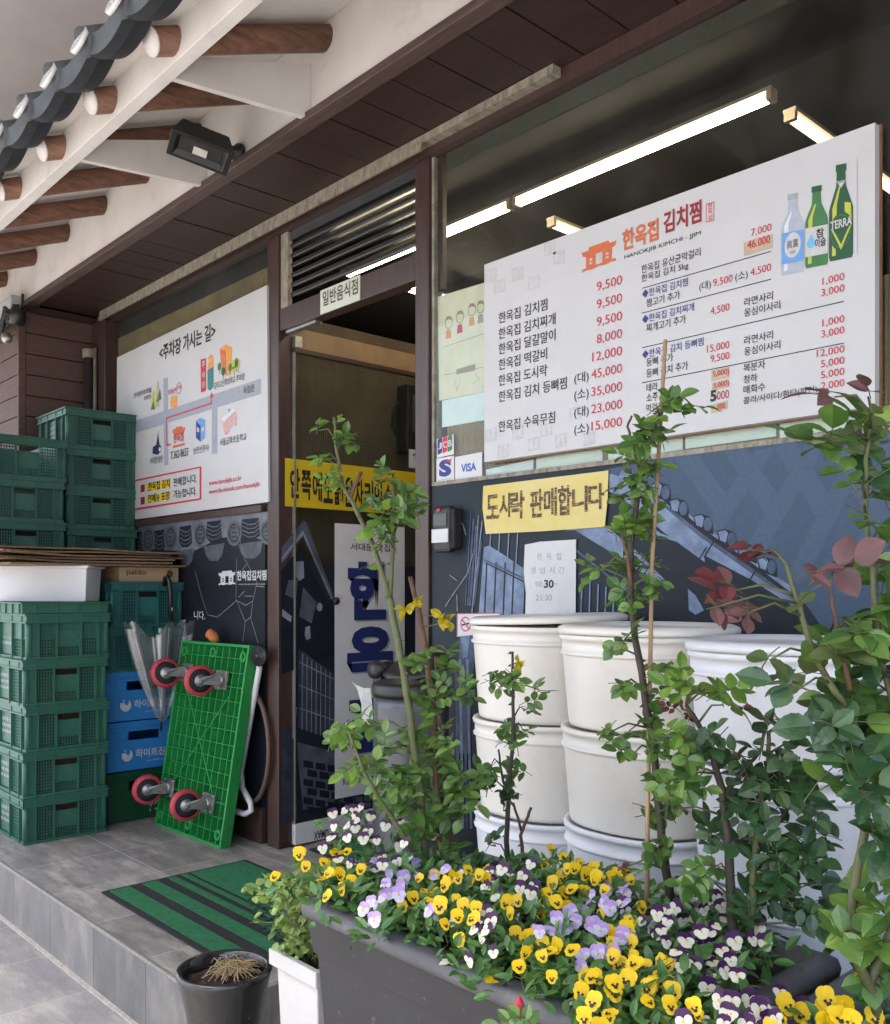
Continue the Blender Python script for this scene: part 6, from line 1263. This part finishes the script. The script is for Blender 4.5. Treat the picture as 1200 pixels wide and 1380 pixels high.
BEDS = [
 ('y', 'cluster of yellow violas spilling over the left corner of the planter', [(412, 1168), (436, 1162), (452, 1150), (468, 1148), (434, 1184), (447, 1175), (459, 1178)]),
 ('w', 'white and purple violas heaped at the foot of the tall left rose', [(480, 1102), (500, 1100), (468, 1128), (490, 1130), (508, 1132), (520, 1112), (478, 1165), (515, 1155), (535, 1160), (545, 1136), (470, 1112), (500, 1172), (456, 1158)]),
 ('l', 'lilac violas along the left front rim beside the white pot', [(490, 1226), (515, 1211), (520, 1193), (560, 1163), (562, 1182), (585, 1182), (600, 1172), (526, 1168), (540, 1194), (578, 1228), (500, 1215)]),
 ('y', 'yellow violas between the lilac and the white ones left of centre', [(557, 1210), (590, 1203), (600, 1192), (611, 1180), (615, 1212), (632, 1187), (646, 1179), (625, 1222), (642, 1224), (600, 1246), (593, 1220)]),
 ('w', 'white and purple violas before the small slender rose', [(655, 1196), (669, 1206), (640, 1252), (650, 1264), (662, 1241), (677, 1171), (688, 1180), (705, 1180), (720, 1195), (718, 1211), (665, 1283), (660, 1176)]),
 ('y', 'yellow violas along the back rim in front of the middle buckets', [(745, 1190), (739, 1203), (758, 1182), (750, 1216), (761, 1203), (775, 1170), (790, 1178), (802, 1186), (825, 1181), (850, 1186), (781, 1164), (765, 1222)]),
 ('l', 'pale lilac violas in the centre of the planter left of the stake', [(810, 1200), (815, 1216), (796, 1222), (770, 1231), (776, 1242), (822, 1224), (810, 1252), (760, 1254), (845, 1204), (785, 1287), (806, 1284), (727, 1256), (835, 1268)]),
 ('y', 'yellow violas near the middle of the front rim', [(688, 1231), (728, 1229), (717, 1261), (708, 1284), (731, 1289), (771, 1281)]),
 ('y', 'largest bunch of yellow violas at the foot of the stake', [(865, 1223), (845, 1251), (851, 1271), (826, 1289), (855, 1298), (871, 1302), (890, 1295), (845, 1320), (804, 1316), (828, 1326)]),
 ('w', 'large bunch of white and purple violas at the right end of the planter', [(866, 1241), (886, 1231), (900, 1241), (898, 1270), (930, 1266), (950, 1291), (928, 1201), (972, 1221), (994, 1236), (945, 1256), (990, 1268), (973, 1281), (985, 1293), (912, 1283), (1022, 1250), (935, 1300), (920, 1240)]),
 ('y', 'few yellow violas low on the front rim right of centre', [(822, 1366), (906, 1338), (936, 1356), (874, 1350), (800, 1350)]),
 ('w', 'deep purple and white violas at the front right corner of the planter', [(971, 1347), (986, 1366), (1010, 1346), (1028, 1357), (1046, 1371), (975, 1378), (1006, 1380), (1060, 1385)]),
 ('y', 'single yellow viola by the gap between the two planters', [(1060, 1354), (1038, 1384)]),
 ('y', 'yellow violas drooping in the second planter under the largest rose', [(1114, 1346), (1140, 1356), (1131, 1371), (1148, 1376)])]
roots = []
for bi, (kd, lab, pts) in enumerate(BEDS):
    P_ = []
    for px, py in pts:
        zf = ZR + (.075 if py < 1150 else .055) + rl.uniform(-.012, .022)
        if bi == 1: zf += .03 * max(0, (1160 - py) / 60)
        p = at(px, py, z=zf); P_.append(p)
        for _ in range(1 + (rl.random() < .8)): P_.append(at(px + rl.gauss(0, 24), py + rl.gauss(0, 15), z=zf - rl.uniform(.0, .018)))
    cx_ = sum(p.x for p in P_) / len(P_); cy_ = sum(p.y for p in P_) / len(P_); cx_ = min(max(cx_, -1.40), .1); cy_ = min(max(cy_, 1.01), 1.38)
    t = thing('viola_plant', lab, 'violas', (cx_, cy_, ZR - .045), 'violas in the planters'); roots.append((t, V((cx_, cy_, 0)), MB(), P_))
    for i, p in enumerate(P_):
        o = bpy.data.objects.new('flower', FLM[kd][(i + bi) % 4]); COL.objects.link(o); o.parent = t; o.location = p - t.location
        nrm = (V((.42, -.72, .42)) + rv(.62)); nrm.normalize(); q = nrm.to_track_quat('Z', 'Y'); o.rotation_euler = (q @ Quaternion((0, 0, 1), rl.uniform(-.45, .45))).to_euler(); s_ = rl.uniform(.55, .88); o.scale = (s_, s_, s_)
# leaves: every part of the bed belongs to the nearest plant
def vleaf(mb, b, h_, size):
    d = V((rl.uniform(-1, 1), rl.uniform(-1, 1), rl.uniform(.1, 1.0))).normalized()
    leaf(mb, b + V((0, 0, h_)), d, V((0, 0, 1)) + TOCAM * .45 + rv(.6), size, size * rl.uniform(.34, .52), rl.uniform(0, .4), .15)
for k in range(3600):
    x_, y_ = rl.uniform(-1.43, -.66), rl.uniform(.975, 1.42)
    if x_ > -.80 and y_ > 1.12 and rl.random() < .75: continue
    b = V((x_, y_, 0)); t, c, mb, P_ = min(roots[:13], key=lambda r_: min((V((p.x, p.y, 0)) - b).length for p in r_[3]))
    dm_ = min((V((p.x, p.y, 0)) - b).length for p in P_); hmax = max(.03, .105 - dm_ * .45) - .01
    vleaf(mb, V((x_, y_, ZR - .04)), rl.uniform(.0, 1) ** .7 * hmax, rl.uniform(.018, .036))
for t, c, mb, P_ in roots:
    for p in P_:
        for _ in range(5): vleaf(mb, p + V((rl.uniform(-.025, .025), rl.uniform(-.02, .03), -.03)), rl.uniform(-.03, .012), rl.uniform(.018, .032))
    part('foliage', mb, VLEAF, t)
# weeds and litter in the second planter
wd_ = MB()
for k in range(260):
    x_, y_ = rl.uniform(-.58, -.1), rl.uniform(1.0, 1.40); vleaf(wd_, V((x_, y_, ZR - .045)), rl.uniform(.0, .05), rl.uniform(.014, .03))
tag(solo('ground_cover', wd_, LEAFD), kind='stuff', label='low dark weeds on the soil of the second planter', cat='weeds')
# fallen petals on the rim
for px, py, m_, lb in ((652, 1308, VY, 'folded orange petal fallen on the planter rim left of centre'), (660, 1325, VY, 'second fallen orange petal lying just below the first one'), (728, 1343, VLW, 'shrivelled white flower fallen on the rim below the yellow violas'), (780, 1352, VLW, 'wilted lilac flower hanging over the front rim right of centre'), (505, 1250, VLW, 'fallen lilac petal on the rim at the left'), (605, 1298, VW, 'small white petal fallen on the rim near the two orange ones')):
    c = at(px, py, z=ZR + .004); mb = MB()
    for j in range(3): d = rv(1); d.z = abs(d.z) * .4; leaf(mb, c + V((0, 0, .0)), d, V((0, 0, 1)) + rv(.5), .016, .013, .1, .3)
    solo('petal', mb, m_, lb, 'petal')

# ================================================================== TREES ACROSS THE STREET (seen in the window glass)
def tree(label, x, y, h, seed):
    rr = random.Random(seed); t = thing('tree', label, 'tree', (x, y, 0), 'trees across the street'); tr = MB(); tr.tube([(x, y, 0), (x + .05, y, h * .3), (x - .1, y + .1, h * .6), (x, y, h * .9)], [.22, .17, .10, .03], 10)
    cr_ = MB(); cl = []
    for k in range(26):
        a = rr.uniform(0, 2 * pi); q = rr.uniform(.3, 1) ** .5 * h * .30; z_ = h * rr.uniform(.35, 1.0); c = V((x + cos(a) * q * (1.25 - abs(z_ / h - .6)), y + sin(a) * q, z_)); cl.append(c); tr.tube([(x, y, min(z_ * .8, h * .8)), c], [.05, .015], 5)
    for k in range(2600):
        c = rr.choice(cl) + V((rr.gauss(0, .55), rr.gauss(0, .55), rr.gauss(0, .45))); s = rr.uniform(.08, .18); d = V((rr.uniform(-1, 1), rr.uniform(-1, 1), rr.uniform(-1, 1))).normalized(); e = d.orthogonal().normalized(); f_ = d.cross(e)
        cr_.add([c - e * s, c + f_ * s * .5, c + e * s, c - f_ * s * .5], [(0, 1, 2, 3)])
    part('trunk', tr, CANED, t); part('crown', cr_, LEAFD, t)
tree('broad dark green tree across the street mirrored in the shop window', -3.5, -9, 8.5, 3)
tree('second leafy tree across the street standing left of the first', 1.5, -8.5, 7.5, 4)
